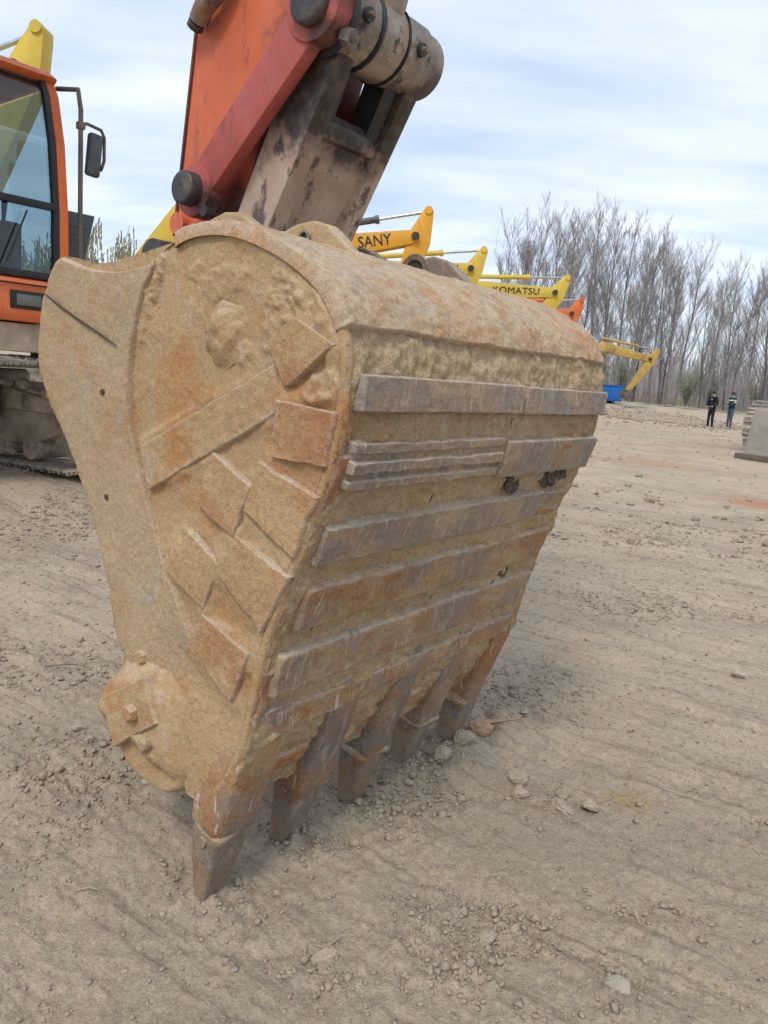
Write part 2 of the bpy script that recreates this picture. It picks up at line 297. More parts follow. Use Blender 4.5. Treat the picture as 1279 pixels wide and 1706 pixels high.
def mat_ground():
    b = NB('ground_dirt')
    geo = b.n('ShaderNodeNewGeometry'); pos = geo.outputs['Position']
    def nz(scale, d=5, r=0.6, sc=(1, 1, 1), rot=(0, 0, 0), dist=0):
        m0 = b.n('ShaderNodeMapping'); m0.inputs['Rotation'].default_value = rot; b.l(pos, m0.inputs[0])
        m = b.n('ShaderNodeMapping'); m.inputs['Scale'].default_value = sc; b.l(m0.outputs[0], m.inputs[0]); return b.noise(scale, d, r, m.outputs[0], dist)
    base = b.mixc(b.ramp(nz(0.9, 7, 0.6), 0.36, 0.66), (0.45, 0.36, 0.255), (0.53, 0.435, 0.318))
    base = b.mixc(b.math('MULTIPLY', b.ramp(nz(3.5, 7, 0.68, (1, 1, 1), (0, 0, 1)), 0.52, 0.70), 0.6), base, (0.325, 0.268, 0.212))
    base = b.mixc(b.math('MULTIPLY', b.ramp(nz(1.0, 6, 0.65, (6.0, 0.7, 1), (0, 0, R(-54))), 0.52, 0.68), 0.5), base, (0.30, 0.245, 0.19))
    base = b.mixc(b.math('MULTIPLY', b.ramp(nz(0.35, 5, 0.6, (0.6, 2.2, 1), (0, 0, R(-8))), 0.50, 0.66), 0.5), base, (0.29, 0.24, 0.19))
    base = b.mixc(b.math('MULTIPLY', b.ramp(nz(1.0, 6, 0.7, (24.0, 1.3, 1), (0, 0, R(-57))), 0.53, 0.64), 0.65), base, (0.25, 0.198, 0.145))
    base = b.mixc(b.math('MULTIPLY', b.ramp(nz(0.75, 7, 0.7, (1, 1.6, 1), (0, 0, 0.5)), 0.57, 0.70), 0.5), base, (0.27, 0.215, 0.16))
    base = b.mixc(b.math('MULTIPLY', b.ramp(nz(14, 6, 0.7), 0.56, 0.72), 0.4), base, (0.44, 0.375, 0.29))
    base = b.mixc(b.math('MULTIPLY', b.ramp(nz(7, 6, 0.7, (1, 1, 1), (0, 0, 2)), 0.62, 0.74), 0.35), base, (0.36, 0.235, 0.12))
    for (x, y, rx, ry, c, k) in ((4.5, 9.0, 0.75, 0.9, (0.47, 0.20, 0.12), 0.75), (4.4, 13.4, 1.3, 1.0, (0.45, 0.25, 0.16), 0.6), (0.8, 2.12, 0.1, 0.07, (0.42, 0.27, 0.10), 0.5)):
        sp = b.n('ShaderNodeMapping'); sp.inputs['Location'].default_value = (-x/rx, -y/ry, 0); sp.inputs['Scale'].default_value = (1/rx, 1/ry, 0); b.l(pos, sp.inputs[0])
        ln = b.n('ShaderNodeVectorMath', operation='LENGTH'); b.l(sp.outputs[0], ln.inputs[0])
        d = b.math('ADD', ln.outputs['Value'], b.math('MULTIPLY', b.math('SUBTRACT', nz(2.2/rx, 6, 0.65), 0.5), 1.8))
        base = b.mixc(b.math('MULTIPLY', b.ramp(d, 0.35, 1.0, (1, 1, 1, 1), (0, 0, 0, 1)), k), base, c)
    base = b.mixc(b.math('MULTIPLY', b.ramp(nz(55, 5, 0.75), 0.61, 0.68), 0.5), base, (0.20, 0.16, 0.125))
    base = b.mixc(b.math('MULTIPLY', b.ramp(nz(70, 4, 0.7, (1, 1, 1), (0, 0, 1.3)), 0.66, 0.71), 0.6), base, (0.52, 0.46, 0.38))
    f1 = nz(150, 4, 0.75); f2 = nz(42, 6, 0.75)
    mul = b.math('ADD', b.math('ADD', b.math('MULTIPLY', b.math('SUBTRACT', f1, 0.5), 1.2), b.math('MULTIPLY', b.math('SUBTRACT', f2, 0.5), 0.9)), 1.0)
    hs = b.n('ShaderNodeVectorMath', operation='SCALE'); b.l(base, hs.inputs[0]); b.l(mul, hs.inputs['Scale'])
    h = b.math('ADD', b.math('MULTIPLY', f1, 0.3), b.math('MULTIPLY', f2, 1.6))
    b.out(hs.outputs[0], 0.95, 0, b.bump(h, 1.0, 0.010), 0.15)
mat_ground()

# ------------------------------------------------------------------ object helpers
def tag(o, label=None, cat=None, group=None, kind=None):
    for k, v in (('label', label), ('category', cat), ('group', group), ('kind', kind)):
        if v: o[k] = v
    return o
def link(o, parent=None):
    C.objects.link(o)
    if parent is not None: o.parent = parent
    return o
def empty(name, mat=None):
    o = bpy.data.objects.new(name, None); C.objects.link(o); o.empty_display_size = 0.2
    if mat is not None: o.matrix_world = mat
    return o
def mesh(name, v, f, mat, parent=None, smooth=False, basis=None, mats=None, midx=None, wear=None):
    me = bpy.data.meshes.new(name)
    v = np.asarray(v, dtype=np.float32); 
    if isinstance(f, np.ndarray):
        me.vertices.add(len(v)); me.vertices.foreach_set('co', v.ravel())
        k = f.shape[1]; me.loops.add(f.size); me.loops.foreach_set('vertex_index', f.astype(np.int32).ravel())
        me.polygons.add(len(f)); me.polygons.foreach_set('loop_start', np.arange(0, f.size, k, dtype=np.int32))
        me.update(calc_edges=True)
    else:
        me.from_pydata(v.tolist(), [], f); me.update()
    for m in (mats or [mat]): me.materials.append(MATS[m])
    if midx is not None: me.polygons.foreach_set('material_index', np.asarray(midx, dtype=np.int32))
    if smooth: me.polygons.foreach_set('use_smooth', np.ones(len(me.polygons), dtype=bool))
    if wear is not None:
        at = me.attributes.new('wear', 'FLOAT', 'POINT'); at.data.foreach_set('value', np.asarray(wear, dtype=np.float32))
    o = bpy.data.objects.new(name, me); link(o, parent)
    if basis is not None: o.matrix_basis = basis
    return o

class MB:
    def __init__(s): s.v = []; s.f = []
    def add(s, v, f):
        n = len(s.v); s.v += [tuple(p) for p in v]; s.f += [tuple(i+n for i in q) for q in f]; return s
    def box(s, c, d, m=None):
        v = [Vector((x*d[0]/2, y*d[1]/2, z*d[2]/2)) for x in (-1, 1) for y in (-1, 1) for z in (-1, 1)]
        if m is not None: v = [m @ p for p in v]
        v = [p+Vector(c) for p in v]
        return s.add(v, [(0, 1, 3, 2), (4, 6, 7, 5), (0, 4, 5, 1), (2, 3, 7, 6), (0, 2, 6, 4), (1, 5, 7, 3)])
    def prism(s, poly, t0, t1, fr):
        """poly: 2D points; fr(a, b, t) -> 3D"""
        n = len(poly); v = [fr(a, b, t0) for a, b in poly]+[fr(a, b, t1) for a, b in poly]
        f = [tuple(range(n-1, -1, -1)), tuple(range(n, 2*n))]+[(i, (i+1) % n, n+(i+1) % n, n+i) for i in range(n)]
        return s.add(v, f)
    def tube(s, pts, rad, n=8, cap=True):
        pts = [Vector(p) for p in pts]; m = len(pts); base = len(s.v)
        if not hasattr(rad, '__len__'): rad = [rad]*m
        up = None
        for i, p in enumerate(pts):
            d = (pts[min(i+1, m-1)]-pts[max(i-1, 0)]).normalized()
            if up is None: up = Vector((0, 0, 1)) if abs(d.z) < 0.9 else Vector((1, 0, 0))
            a = (up-up.dot(d)*d).normalized(); b = d.cross(a); up = a
            for k in range(n):
                q = 2*math.pi*k/n; s.v.append(tuple(p+rad[i]*(math.cos(q)*a+math.sin(q)*b)))
        for i in range(m-1):
            for k in range(n):
                s.f.append((base+i*n+k, base+i*n+(k+1) % n, base+(i+1)*n+(k+1) % n, base+(i+1)*n+k))
        if cap:
            s.f.append(tuple(base+k for k in range(n-1, -1, -1))); s.f.append(tuple(base+(m-1)*n+k for k in range(n)))
        return s
    def loft(s, rings, cap=True):
        base = len(s.v); n = len(rings[0])
        for r in rings: s.v += [tuple(p) for p in r]
        for i in range(len(rings)-1):
            for k in range(n): s.f.append((base+i*n+k, base+i*n+(k+1) % n, base+(i+1)*n+(k+1) % n, base+(i+1)*n+k))
        if cap:
            s.f.append(tuple(base+k for k in range(n-1, -1, -1))); s.f.append(tuple(base+(len(rings)-1)*n+k for k in range(n)))
        return s
    def build(s, name, mat, parent=None, bevel=0, seg=2, smooth=True, basis=None, rough=0, sub=0, seed=0):
        me = bpy.data.meshes.new(name)
        if not smooth and not (bevel or sub or rough):
            me.from_pydata(s.v, [], s.f); me.materials.append(MATS[mat]); o = bpy.data.objects.new(name, me); link(o, parent)
            if basis is not None: o.matrix_basis = basis
            return o
        bm = bmesh.new()
        vs_ = [bm.verts.new(p) for p in s.v]
        for q in s.f:
            try: bm.faces.new([vs_[i] for i in q])
            except ValueError: pass
        bmesh.ops.recalc_face_normals(bm, faces=bm.faces)
        if bevel:
            es = [e for e in bm.edges if len(e.link_faces) == 2 and e.calc_face_angle() > 0.35]
            bmesh.ops.bevel(bm, geom=es, offset=bevel, segments=seg, affect='EDGES', profile=0.6, clamp_overlap=True)
        if sub:
            bmesh.ops.triangulate(bm, faces=[f for f in bm.faces if len(f.verts) > 4])
            bmesh.ops.subdivide_edges(bm, edges=bm.edges, cuts=sub, use_grid_fill=True)
        if rough:
            bm.normal_update()
            co = np.array([v.co[:] for v in bm.verts]); nn = np.array([v.normal[:] for v in bm.verts])
            h = rough*fbm(co*22+seed*3.1, 4, seed)
            for v, a, k in zip(bm.verts, nn, h): v.co += Vector(a)*k
        if smooth:
            for f in bm.faces: f.smooth = True
            for e in bm.edges:
                if len(e.link_faces) == 2 and e.calc_face_angle() > R(42): e.smooth = False
        bm.to_mesh(me); bm.free(); me.materials.append(MATS[mat])
        o = bpy.data.objects.new(name, me); link(o, parent)
        if basis is not None: o.matrix_basis = basis
        return o
def copy_obj(o, parent=None, basis=None):
    c = o.copy(); C.objects.link(c); c.parent = parent
    if basis is not None: c.matrix_basis = basis
    return c
def rotz(a): return Matrix.Rotation(a, 4, 'Z')
def circ(c, r, n=20, a0=0, a1=2*math.pi): return [(c[0]+r*math.cos(a0+(a1-a0)*i/n), c[1]+r*math.sin(a0+(a1-a0)*i/n)) for i in range(n)]
def gridfaces(nu, nv):
    i = np.arange(nu*nv).reshape(nu, nv)
    return np.stack([i[:-1, :-1].ravel(), i[1:, :-1].ravel(), i[1:, 1:].ravel(), i[:-1, 1:].ravel()], 1)
def poly_sd(px, py, poly):
    """signed distance (inside > 0) of points to polygon"""
    d = np.full(px.shape, 1e9); ins = np.zeros(px.shape, bool); n = len(poly)
    for i in range(n):
        ax, ay = poly[i]; bx, by = poly[(i+1) % n]
        ex, ey = bx-ax, by-ay; L = ex*ex+ey*ey
        t = np.clip(((px-ax)*ex+(py-ay)*ey)/L, 0, 1)
        d = np.minimum(d, np.hypot(px-ax-t*ex, py-ay-t*ey))
        c = ((ay > py) != (by > py)) & (px < (bx-ax)*(py-ay)/(by-ay+1e-12)+ax); ins ^= c
    return np.where(ins, d, -d)

# ------------------------------------------------------------------ frames
YAW = R(53.5)
LAT = Vector((math.cos(YAW), math.sin(YAW), 0)); FORE = Vector((-math.sin(YAW), math.cos(YAW), 0))
BORG = Vector((-0.3632, 1.5241, 0))
BM = Matrix.Translation(BORG) @ rotz(YAW)          # bucket space: X across the bucket, Y towards its machine, Z up
BW = 1.12                                          # bucket width

# ------------------------------------------------------------------ ground
def ground_h(x, y, fine=True):
    x = np.asarray(x, float); y = np.asarray(y, float); sh = x.shape; x = x.ravel(); y = y.ravel()
    r = np.hypot(x, y); p = P3(x, y)
    z = -0.22*sst(14, 34, y)*(1-sst(60, 140, np.abs(x)))+0.62*sst(39, 58, y)*(1-0.45*sst(12, 34, x))
    z = z+0.17*np.exp(-(((x+4.3)/2.6)**2+((y-6.5)/2.0)**2)**2)
    far = sst(2.5, 9, r)
    z = z+0.05*far*fbm(p*0.42, 3, 3)+0.010*fbm(p*1.7, 3, 5)
    # machine tracks running along the boom direction
    q = x*math.cos(YAW+R(4))+y*math.sin(YAW+R(4)); a = -x*math.sin(YAW+R(4))+y*math.cos(YAW+R(4))
    m = sst(-0.1, 0.4, fbm(P3(q*0.9, a*0.45), 3, 21))
    wob = fbm(P3(q*1.3, a*0.8), 2, 31)*0.05
    rg = (1-sst(7, 14, r))*(.3+.7*sst(.25, .8, x))
    z = z+m*rg*(0.009*fbm(P3((q+wob)*16, a*0.8), 3, 23)+0.0030*np.sin((q+wob+.05*fbm(P3(q*4, a*1.2), 2, 33))*2*math.pi/0.066)*sst(0, .5, fbm(P3(q*1.4, a*.7), 2, 35)))
    z = z+0.022*fbm(P3(q*3.2, a*0.55, 4.0), 3, 41)*sst(0.5, 3.5, r)*(1-0.6*sst(15, 40, r))
    z = z+0.035*sst(7, 14, r)*(1-sst(60, 120, r))*np.maximum(0, billow(P3(x*.9, y*1.1), 3, 45)-.6)
    if fine:
        near = 1-sst(9, 20, r)
        z = z+0.007*fbm(p*9, 4, 51)*near+0.0034*fbm(p*42, 3, 61)*(1-sst(3, 6, r))+0.0028*np.maximum(0, billow(p*30, 3, 65)-.5)*(1-sst(4, 8, r))
        cl = clod_mask(x, y)
        z = z+cl*near*(0.012*np.maximum(0, billow(p*15, 4, 71)-0.2)+0.008*fbm(p*38, 3, 75)-.006)
    # teeth dug in: a little spoil ridge by the teeth
    bx = (x-BORG.x)*LAT.x+(y-BORG.y)*LAT.y; by = (x-BORG.x)*FORE.x+(y-BORG.y)*FORE.y
    z = z+0.05*np.exp(-((by+0.02)/0.17)**2)*sst(0.45, 0.9, bx)*(1-sst(1.2, 1.7, bx))*(0.6+0.8*np.abs(fbm(p*6, 3, 81)))
    z = z+0.03*np.exp(-((by-0.38)/0.16)**2)*sst(-0.3, 0.1, bx)*(1-sst(0.7, 1.2, bx))*(0.5+0.8*np.abs(fbm(p*6, 3, 83)))
    for k in range(5):
        tx = .052+.2485*k; d2 = ((bx-tx)/.075)**2+((by-.0)/.085)**2; z = z+(.016+.010*(k % 2))*np.exp(-d2)*(1+.7*fbm(p*16, 3, 85+k))
    return z.reshape(sh)
CL = [(-0.72, 2.08, 0.26, 0.22, .8), (0.33, 1.47, 0.27, 0.15, .85), (0.12, 1.95, 0.24, 0.2, 0.8), (0.55, 2.05, 0.16, 0.2, 0.9), (0.33, 2.42, 0.26, 0.24, 1.0), (-.33, 1.57, .14, .12, .75), (-.17, 1.76, .13, .12, .8), (-.03, 1.97, .13, .12, .8), (.12, 2.17, .14, .13, .9), (0.62, 1.62, 0.2, 0.08, 0.7),
      (-0.28, 1.43, 0.18, 0.1, 0.5), (-0.06, 1.40, 0.1, 0.1, 0.7), (0.42, 1.30, 0.2, 0.1, 0.7), (-1.1, 2.75, 0.5, 0.5, 0.55), (1.2, 2.0, 0.25, 0.1, 0.6), (-0.45, 1.3, 0.2, 0.12, 0.5)]
def clod_mask(x, y):
    p = P3(x, y); m = 0.22+0.5*sst(0.15, 0.85, fbm(p*1.4, 4, 91))
    n = fbm(p*5, 4, 95)*0.75
    for (cx, cy, rx, ry, k) in CL:
        m = np.maximum(m, k*(1-sst(0.35, 1.15, np.hypot((x.ravel()-cx)/rx, (y.ravel()-cy)/ry)+n)))
    return m.reshape(x.shape)
def build_ground():
    rs = [0.35]
    while rs[-1] < 2500: rs.append(rs[-1]*(1.0062 if rs[-1] < 7 else 1.017 if rs[-1] < 70 else 1.08))
    rs = np.array(rs)
    th = np.concatenate([np.linspace(R(50), R(130), 470, endpoint=False), np.linspace(R(130), R(410), 150, endpoint=False)])
    A, Rr = np.meshgrid(th, rs)
    X = Rr*np.cos(A); Y = Rr*np.sin(A); Z = ground_h(X, Y)
    nr, na = X.shape
    i = np.arange(nr*na).reshape(nr, na); j = np.roll(i, -1, 1)
    f = np.stack([i[:-1].ravel(), i[1:].ravel(), j[1:].ravel(), j[:-1].ravel()], 1)
    o = mesh('ground', np.stack([X.ravel(), Y.ravel(), Z.ravel()], 1), f, 'ground_dirt', smooth=True)
    tag(o, 'bare trampled tan dirt of the machine yard', kind='structure')
    # close the small hole under the camera
    k = 24; v = [(0, 0, 0)]+[(0.36*math.cos(2*math.pi*a/k), 0.36*math.sin(2*math.pi*a/k), -0.004) for a in range(k)]
    return o
build_ground()
def gz(x, y): return float(ground_h(np.array([x]), np.array([y]), False)[0])

# ------------------------------------------------------------------ the dirty bucket
PROF = [(-.055, .265), (-.098, .335), (-.147, .43), (-.172, .54), (-.198, .66), (-.246, .80), (-.304, .95), (-.338, 1.05), (-.352, 1.15), (-.345, 1.245), (-.300, 1.322), (-.23, 1.372), (-.15, 1.408), (-.073, 1.430), (.0, 1.437), (.07, 1.430), (.13, 1.405), (.19, 1.36)]
def catmull(pts, n):
    P = np.array([(2*pts[0][0]-pts[1][0], 2*pts[0][1]-pts[1][1])]+list(pts)+[(2*pts[-1][0]-pts[-2][0], 2*pts[-1][1]-pts[-2][1])])
    o = []
    for i in range(1, len(P)-2):
        for k in range(12):
            t = k/12; a, b, c, d = P[i-1], P[i], P[i+1], P[i+2]
            o.append(0.5*((2*b)+(-a+c)*t+(2*a-5*b+4*c-d)*t*t+(-a+3*b-3*c+d)*t**3))
    o.append(P[-2]); o = np.array(o)
    L = np.concatenate([[0], np.cumsum(np.hypot(*np.diff(o, axis=0).T))])
    s = np.linspace(0, L[-1], n)
    return np.stack([np.interp(s, L, o[:, 0]), np.interp(s, L, o[:, 1])], 1), L[-1]
PC, PL = catmull(PROF, 1200)
PS = np.linspace(0, PL, 1200)
PT = np.gradient(PC, axis=0); PT /= np.linalg.norm(PT, axis=1)[:, None]
PN = np.stack([-PT[:, 1], PT[:, 0]], 1)                    # outward (away from the machine / up)
kz = np.argmin(np.abs(PC[:, 0]))
if PN[600][0] > 0: PN = -PN
def prof(s, t, h):
    y = np.interp(s, PS, PC[:, 0])+np.interp(s, PS, PN[:, 0])*h; z = np.interp(s, PS, PC[:, 1])+np.interp(s, PS, PN[:, 1])*h
    return np.stack([np.broadcast_to(t, y.shape).ravel(), y.ravel(), z.ravel()], 1)
I_UP = int(np.argmax(PC[:, 1]))
def s_of_z(z): return float(np.interp(z, PC[:I_UP, 1], PS[:I_UP]))

ROOT_YAW = R(-39)
MORG = Vector((-4.839, 5.886, 0.15))
MROOT = Matrix.Translation(MORG) @ rotz(ROOT_YAW)
main = empty('excavator', MROOT)
tag(main, 'orange excavator whose dirt-caked toothed bucket stands in the foreground', 'excavator')
BB = MROOT.inverted() @ BM

TILES = [[(-.176, 1.236), (-.237, 1.280), (-.330, 1.238), (-.225, 1.160)], [(-.208, 1.134), (-.340, 1.123), (-.326, 1.031), (-.201, 1.034)], [(-.171, 1.016), (-.308, .973), (-.262, .861), (-.136, .922)],
         [(-.114, .866), (-.252, .816), (-.190, .700), (-.073, .779)], [(-.027, .684), (-.157, .641), (-.116, .534), (.013, .607)], [(-.039, 1.016), (-.146, .968), (-.103, .867), (.007, .913)], [(.032, .852), (-.066, .802), (-.024, .703), (.093, .756)]]
def grow_quad(q, k):
    cy = sum(p[0] for p in q)/4; cz = sum(p[1] for p in q)/4; return [(cy+(p[0]-cy)*k, cz+(p[1]-cz)*k) for p in q]
TILES = [grow_quad(q, 1.10) for q in TILES]
BAND = [(.205, 1.010), (-.190, 1.205), (-.222, 1.115), (.170, .905)]
def build_bucket():
    rnd = random.Random(5)
    # wrapper plate (outer skin with packed mud, inner skin, end rims)
    ns, ntt = 300, 250
    s = np.linspace(0, PL, ns); t = np.linspace(-0.004, BW+0.004, ntt)
    T, S = np.meshgrid(t, s); p = P3(T, S)
    lump = fbm(p*18, 4, 101); rid = billow(p*26, 4, 103)
    gm = sst(s_of_z(0.95), s_of_z(1.08), S.ravel())*(1-sst(s_of_z(1.26), s_of_z(1.30), S.ravel()))
    h = 0.003*lump+0.0012*(1+2*gm)*rid+0.0032*fbm(p*62, 3, 107)+.003*np.maximum(0, fbm(P3(T*60, S*16), 3, 108))
    drip = fbm(P3(T*34, S*7), 4, 109)
    h = h+gm*0.006*np.maximum(0, drip)
    h = h+0.007*sst(0.15, 0.7, fbm(p*7, 4, 111))
    lowm = 1-sst(s_of_z(.80), s_of_z(.98), S.ravel()); h = h+lowm*(.003+.008*sst(-.4, .5, fbm(P3(T*8, S*14), 4, 117)))
    lipm = 1-sst(0.0, 0.16, S.ravel()); h = h+lipm*0.006*fbm(p*14, 4, 113)
    S2 = S.copy(); S2[0] = S2[0]+0.018*fbm(P3(t*9, t*0), 3, 115); S2[1] = np.maximum(S2[1], S2[0]+.002)
    outer = prof(S2.ravel(), T.ravel(), h)
    nso, nto = 60, 2
    ti = np.array([0.004, BW-0.004]); Ti, Si = np.meshgrid(ti, np.linspace(0, PL, nso))
    inner = prof(Si.ravel(), Ti.ravel(), np.full(Si.size, -0.034))
    v = np.concatenate([outer, inner]); n0 = len(outer)
    f = gridfaces(ns, ntt).tolist()
    f += [[n0+i*2, n0+i*2+1, n0+i*2+3, n0+i*2+2] for i in range(nso-1)]
    f += [[n0, n0+1, ntt-1]+list(range(ntt-2, -1, -1))]                       # lip edge
    f += [[n0+2*nso-1, n0+2*nso-2]+list(range((ns-1)*ntt, ns*ntt))]
    bk = mesh('bucket', v, f, 'mud_fill', main, True, BB)
    tag(bk, 'large dirt-caked rusty excavator bucket standing on its teeth')

    # side plates: ruled between wrapper profile and the open front edge
    front = [(.02, .262), (.09, .36), (.20, .47), (.285, .56), (.315, .662), (.378, .806), (.454, .929), (.519, 1.007), (.585, 1.093), (.612, 1.177), (.600, 1.26), (.580, 1.325), (.548, 1.38), (.512, 1.404)]
    FC, FL = catmull(front, 800)
    nu, nv = 270, 210
    u = np.linspace(0, 1, nu); vv = np.linspace(0, 1, nv)
    iP = np.interp(u, [0, 1], [0, float(np.argmin(np.abs(PC[:, 0]-.10)+10*(np.arange(1200) < 900)))])
    ctlP = np.stack([np.interp(iP, np.arange(1200), PC[:, k]) for k in (0, 1)], 1)
    # match parameter by height so the ruling lines stay roughly level
    zP = np.maximum.accumulate(ctlP[:, 1])
    ctlQ = np.stack([np.interp(u, np.linspace(0, 1, 800), FC[:, k]) for k in (0, 1)], 1)
    Yg = ctlP[:, None, 0]*(1-vv)[None]+ctlQ[:, None, 0]*vv[None]
    Zg = ctlP[:, None, 1]*(1-vv)[None]+ctlQ[:, None, 1]*vv[None]
    Zg = Zg-0.030*np.sin(np.pi*np.clip(vv, 0, 1))[None]*sst(0.93, 1, u)[:, None]
    y, z = Yg.ravel(), Zg.ravel(); p = P3(y, z)
    h = 0.0022*fbm(p*16, 4, 121)+0.0011*fbm(p*60, 3, 123)+0.004*sst(0.1, 0.8, fbm(p*5, 3, 125))
    def pat(cy, cz, ry, rz, a, rot=0):
        c, s_ = math.cos(rot), math.sin(rot); dy, dz = y-cy, z-cz
        d = np.hypot((c*dy+s_*dz)/ry, (-s_*dy+c*dz)/rz)+0.45*fbm(p*22, 3, 131)
        return (1-sst(0.5, 1.1, d))*(a*.62*(0.55+0.30*billow(p*38, 4, 133)+.35*fbm(p*80, 3, 134)))
    for a in ((-.20, 1.315, .07, .04, .016), (-.275, 1.285, .05, .06, .014), (-.30, 1.165, .055, .03, .018), (-.255, .945, .05, .02, .008), (-.145, .84, .06, .02, .008), (-.02, 1.345, .12, .03, .008, .2), (.17, 1.355, .025, .06, .018, .5), (.205, 1.27, .014, .07, .012, .3), (-.17, .95, .03, .05, .007), (-.10, 1.205, .05, .035, .012), (-.16, 1.25, .03, .06, .010)):
        h = np.maximum(h, h*0.4+pat(*a))
    for k, q in enumerate(TILES):
        d = np.maximum(0, -poly_sd(y, z, q)); h = h+0.0085*np.exp(-(d/.026)**2)*sst(-.5, .5, fbm(p*11, 3, 161+k))
    dB = np.maximum(0, -poly_sd(y, z, BAND)); h = h+0.009*np.exp(-(dB/.012)**2)*sst(-.5, .5, fbm(p*9, 3, 181))
    rim = np.minimum.reduce([np.broadcast_to(vv[None]*1.0, Yg.shape).ravel()*0.6])
    h = h-0.010*(1-sst(0, 0.012, rim))                       # rounded outer corner
    h = h+0.010*(sst(0.0, 0.015, rim))*(1-sst(0.015, 0.05, rim))*(0.5+0.5*fbm(p*9, 3, 137))*sst(.9, 1.3, z)
    nrm = np.stack([-h, y, z], 1); base = np.stack([np.full_like(y, 0.028), y, z], 1)
    def side(name, mirror, lab=None):
        a, b_ = nrm.copy(), base.copy()
        if mirror: a[:, 0] = BW-a[:, 0]; b_[:, 0] = BW-b_[:, 0]
        idx = np.arange(nu*nv).reshape(nu, nv)
        ring = np.concatenate([idx[0, :], idx[1:, -1], idx[-1, -2::-1], idx[-2:0:-1, 0]])
        n = nu*nv; bv = b_[ring]; m = len(ring); jj = np.arange(m); j2 = (jj+1) % m
        f = np.concatenate([gridfaces(nu, nv), np.stack([ring[jj], n+jj, n+j2, ring[j2]], 1)])
        vtx = np.concatenate([a, bv]); fl = f.tolist()
        # inner face as a coarse ruled sheet
        k0 = len(vtx); sel = idx[::6, ::6]; vtx = np.concatenate([vtx, b_[sel.ravel()]])
        fl += (gridfaces(*sel.shape)+k0).tolist()
        o = mesh(name, vtx, fl, 'dust_coat', bk, True)
        return o
    side('side_plate', False); side('side_plate', True)

    def sidepos(y, z, h): return np.stack([-h, y, z], 1)
    def patch(name, quad, H, mat, pos, n=(30, 30), edge=0.006, rough=0.0016, seed=0, chip=0.004, rot=None, base=-0.012, wearf=.8):
        """plate given by four corners in a 2D surface space, raised by H with worn edges; pos maps it to 3D"""
        q = np.array(quad, float); U, V = np.meshgrid(np.linspace(0, 1, n[0]), np.linspace(0, 1, n[1]), indexing='ij')
        def rem(x): return 0.5-0.5*np.cos(np.pi*x) if False else x
        # cluster samples near the rim
        def cl(x, k): x = np.clip((x-0.5)*(1+0.0)+0.5, 0, 1); return np.where(x < .5, 2*x*x*0.6+x*0.4, 1-(2*(1-x)**2*0.6+(1-x)*0.4))
        U, V = cl(U, 0), cl(V, 0)
        A = (q[0][None, None]*((1-U)*(1-V))[..., None]+q[1][None, None]*(U*(1-V))[..., None]+q[2][None, None]*(U*V)[..., None]+q[3][None, None]*((1-U)*V)[..., None])
        a, b_ = A[..., 0].ravel(), A[..., 1].ravel()
        p = P3(a, b_, seed*1.7)
        wob = chip*fbm(p*24, 3, seed)
        rimw = np.minimum(np.minimum(U, 1-U), np.minimum(V, 1-V)).ravel()
        d = poly_sd(a, b_, [tuple(x) for x in q]); d = np.maximum(d, 0)+np.minimum(0, wob)*(rimw > 0)
        h = base+(H-base)*sst(-0.001, edge, d)
        h = h+(rough*fbm(p*20, 4, seed+3)+0.6*rough*fbm(p*70, 2, seed+5))*(d > edge*0.4)
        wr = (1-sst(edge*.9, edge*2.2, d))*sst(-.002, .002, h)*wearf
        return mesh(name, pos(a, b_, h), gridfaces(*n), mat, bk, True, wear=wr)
    # diagonal reinforcement band and front edge bar on the near side
    patch('reinforcement_band', BAND, 0.013, 'dust_coat', sidepos, (90, 34), 0.007, 0.002, 7)
    arc = [(.15, 1.385), (.201, 1.306), (.236, 1.183), (.235, 1.082), (.218, 1.006), (.177, .908), (.141, .836), (.105, .765), (.056, .697), (.004, .62), (-.045, .55)]
    AC, _ = catmull(arc[::-1], 400)
    nu2, nv2 = 200, 60
    uu = np.linspace(0, 1, nu2); v2 = np.linspace(0, 1, nv2); v2 = np.where(v2 < .2, v2*0.35, .07+(v2-.2)/.8*.93)
    ia = uu*399; qa = np.stack([np.interp(ia, np.arange(400), AC[:, k]) for k in (0, 1)], 1)
    fi0 = np.argmin(np.abs(FC[:, 1]-.43)); ifr = fi0+uu*(799-fi0); qf = np.stack([np.interp(ifr, np.arange(800), FC[:, k]) for k in (0, 1)], 1)
    Yb = qa[:, None, 0]*(1-v2)[None]+qf[:, None, 0]*v2[None]; Zb = qa[:, None, 1]*(1-v2)[None]+qf[:, None, 1]*v2[None]
    Zb = Zb-0.026*np.sin(np.pi*v2)[None]*sst(.93, 1, uu)[:, None]
    y2, z2 = Yb.ravel(), Zb.ravel(); p2 = P3(y2, z2)
    din = np.broadcast_to(v2[None]*0.33, Yb.shape).ravel(); dout = np.broadcast_to((1-v2)[None]*0.33, Yb.shape).ravel()
    dtop = np.broadcast_to((1-uu)[:, None]*1.0, Yb.shape).ravel()
    de = np.minimum(np.minimum(din, dout), dtop)
    hb = -0.01+(0.010+0.014*sst(.0, .16, np.broadcast_to(uu[:, None], Yb.shape).ravel()))*sst(-.001, 0.008, de)+0.0016*fbm(p2*14, 4, 141)+0.0008*fbm(p2*60, 2, 143)-0.006*(1-sst(0.0, 0.03, dout))*sst(.5, .7, z2)*(1-sst(1.05, 1.15, z2))
    hb = hb+0.002*fbm(p2*4, 3, 145)
    mesh('side_bar', sidepos(y2, z2, hb), gridfaces(nu2, nv2), 'dust_coat_front', bk, True)
    # wear plates on the near side
    tiles = TILES
    for k, q in enumerate(tiles):
        patch('wear_plate', q, 0.0175, 'dust_tile', sidepos, (44, 44), 0.0032, 0.0013, 200+k*11)
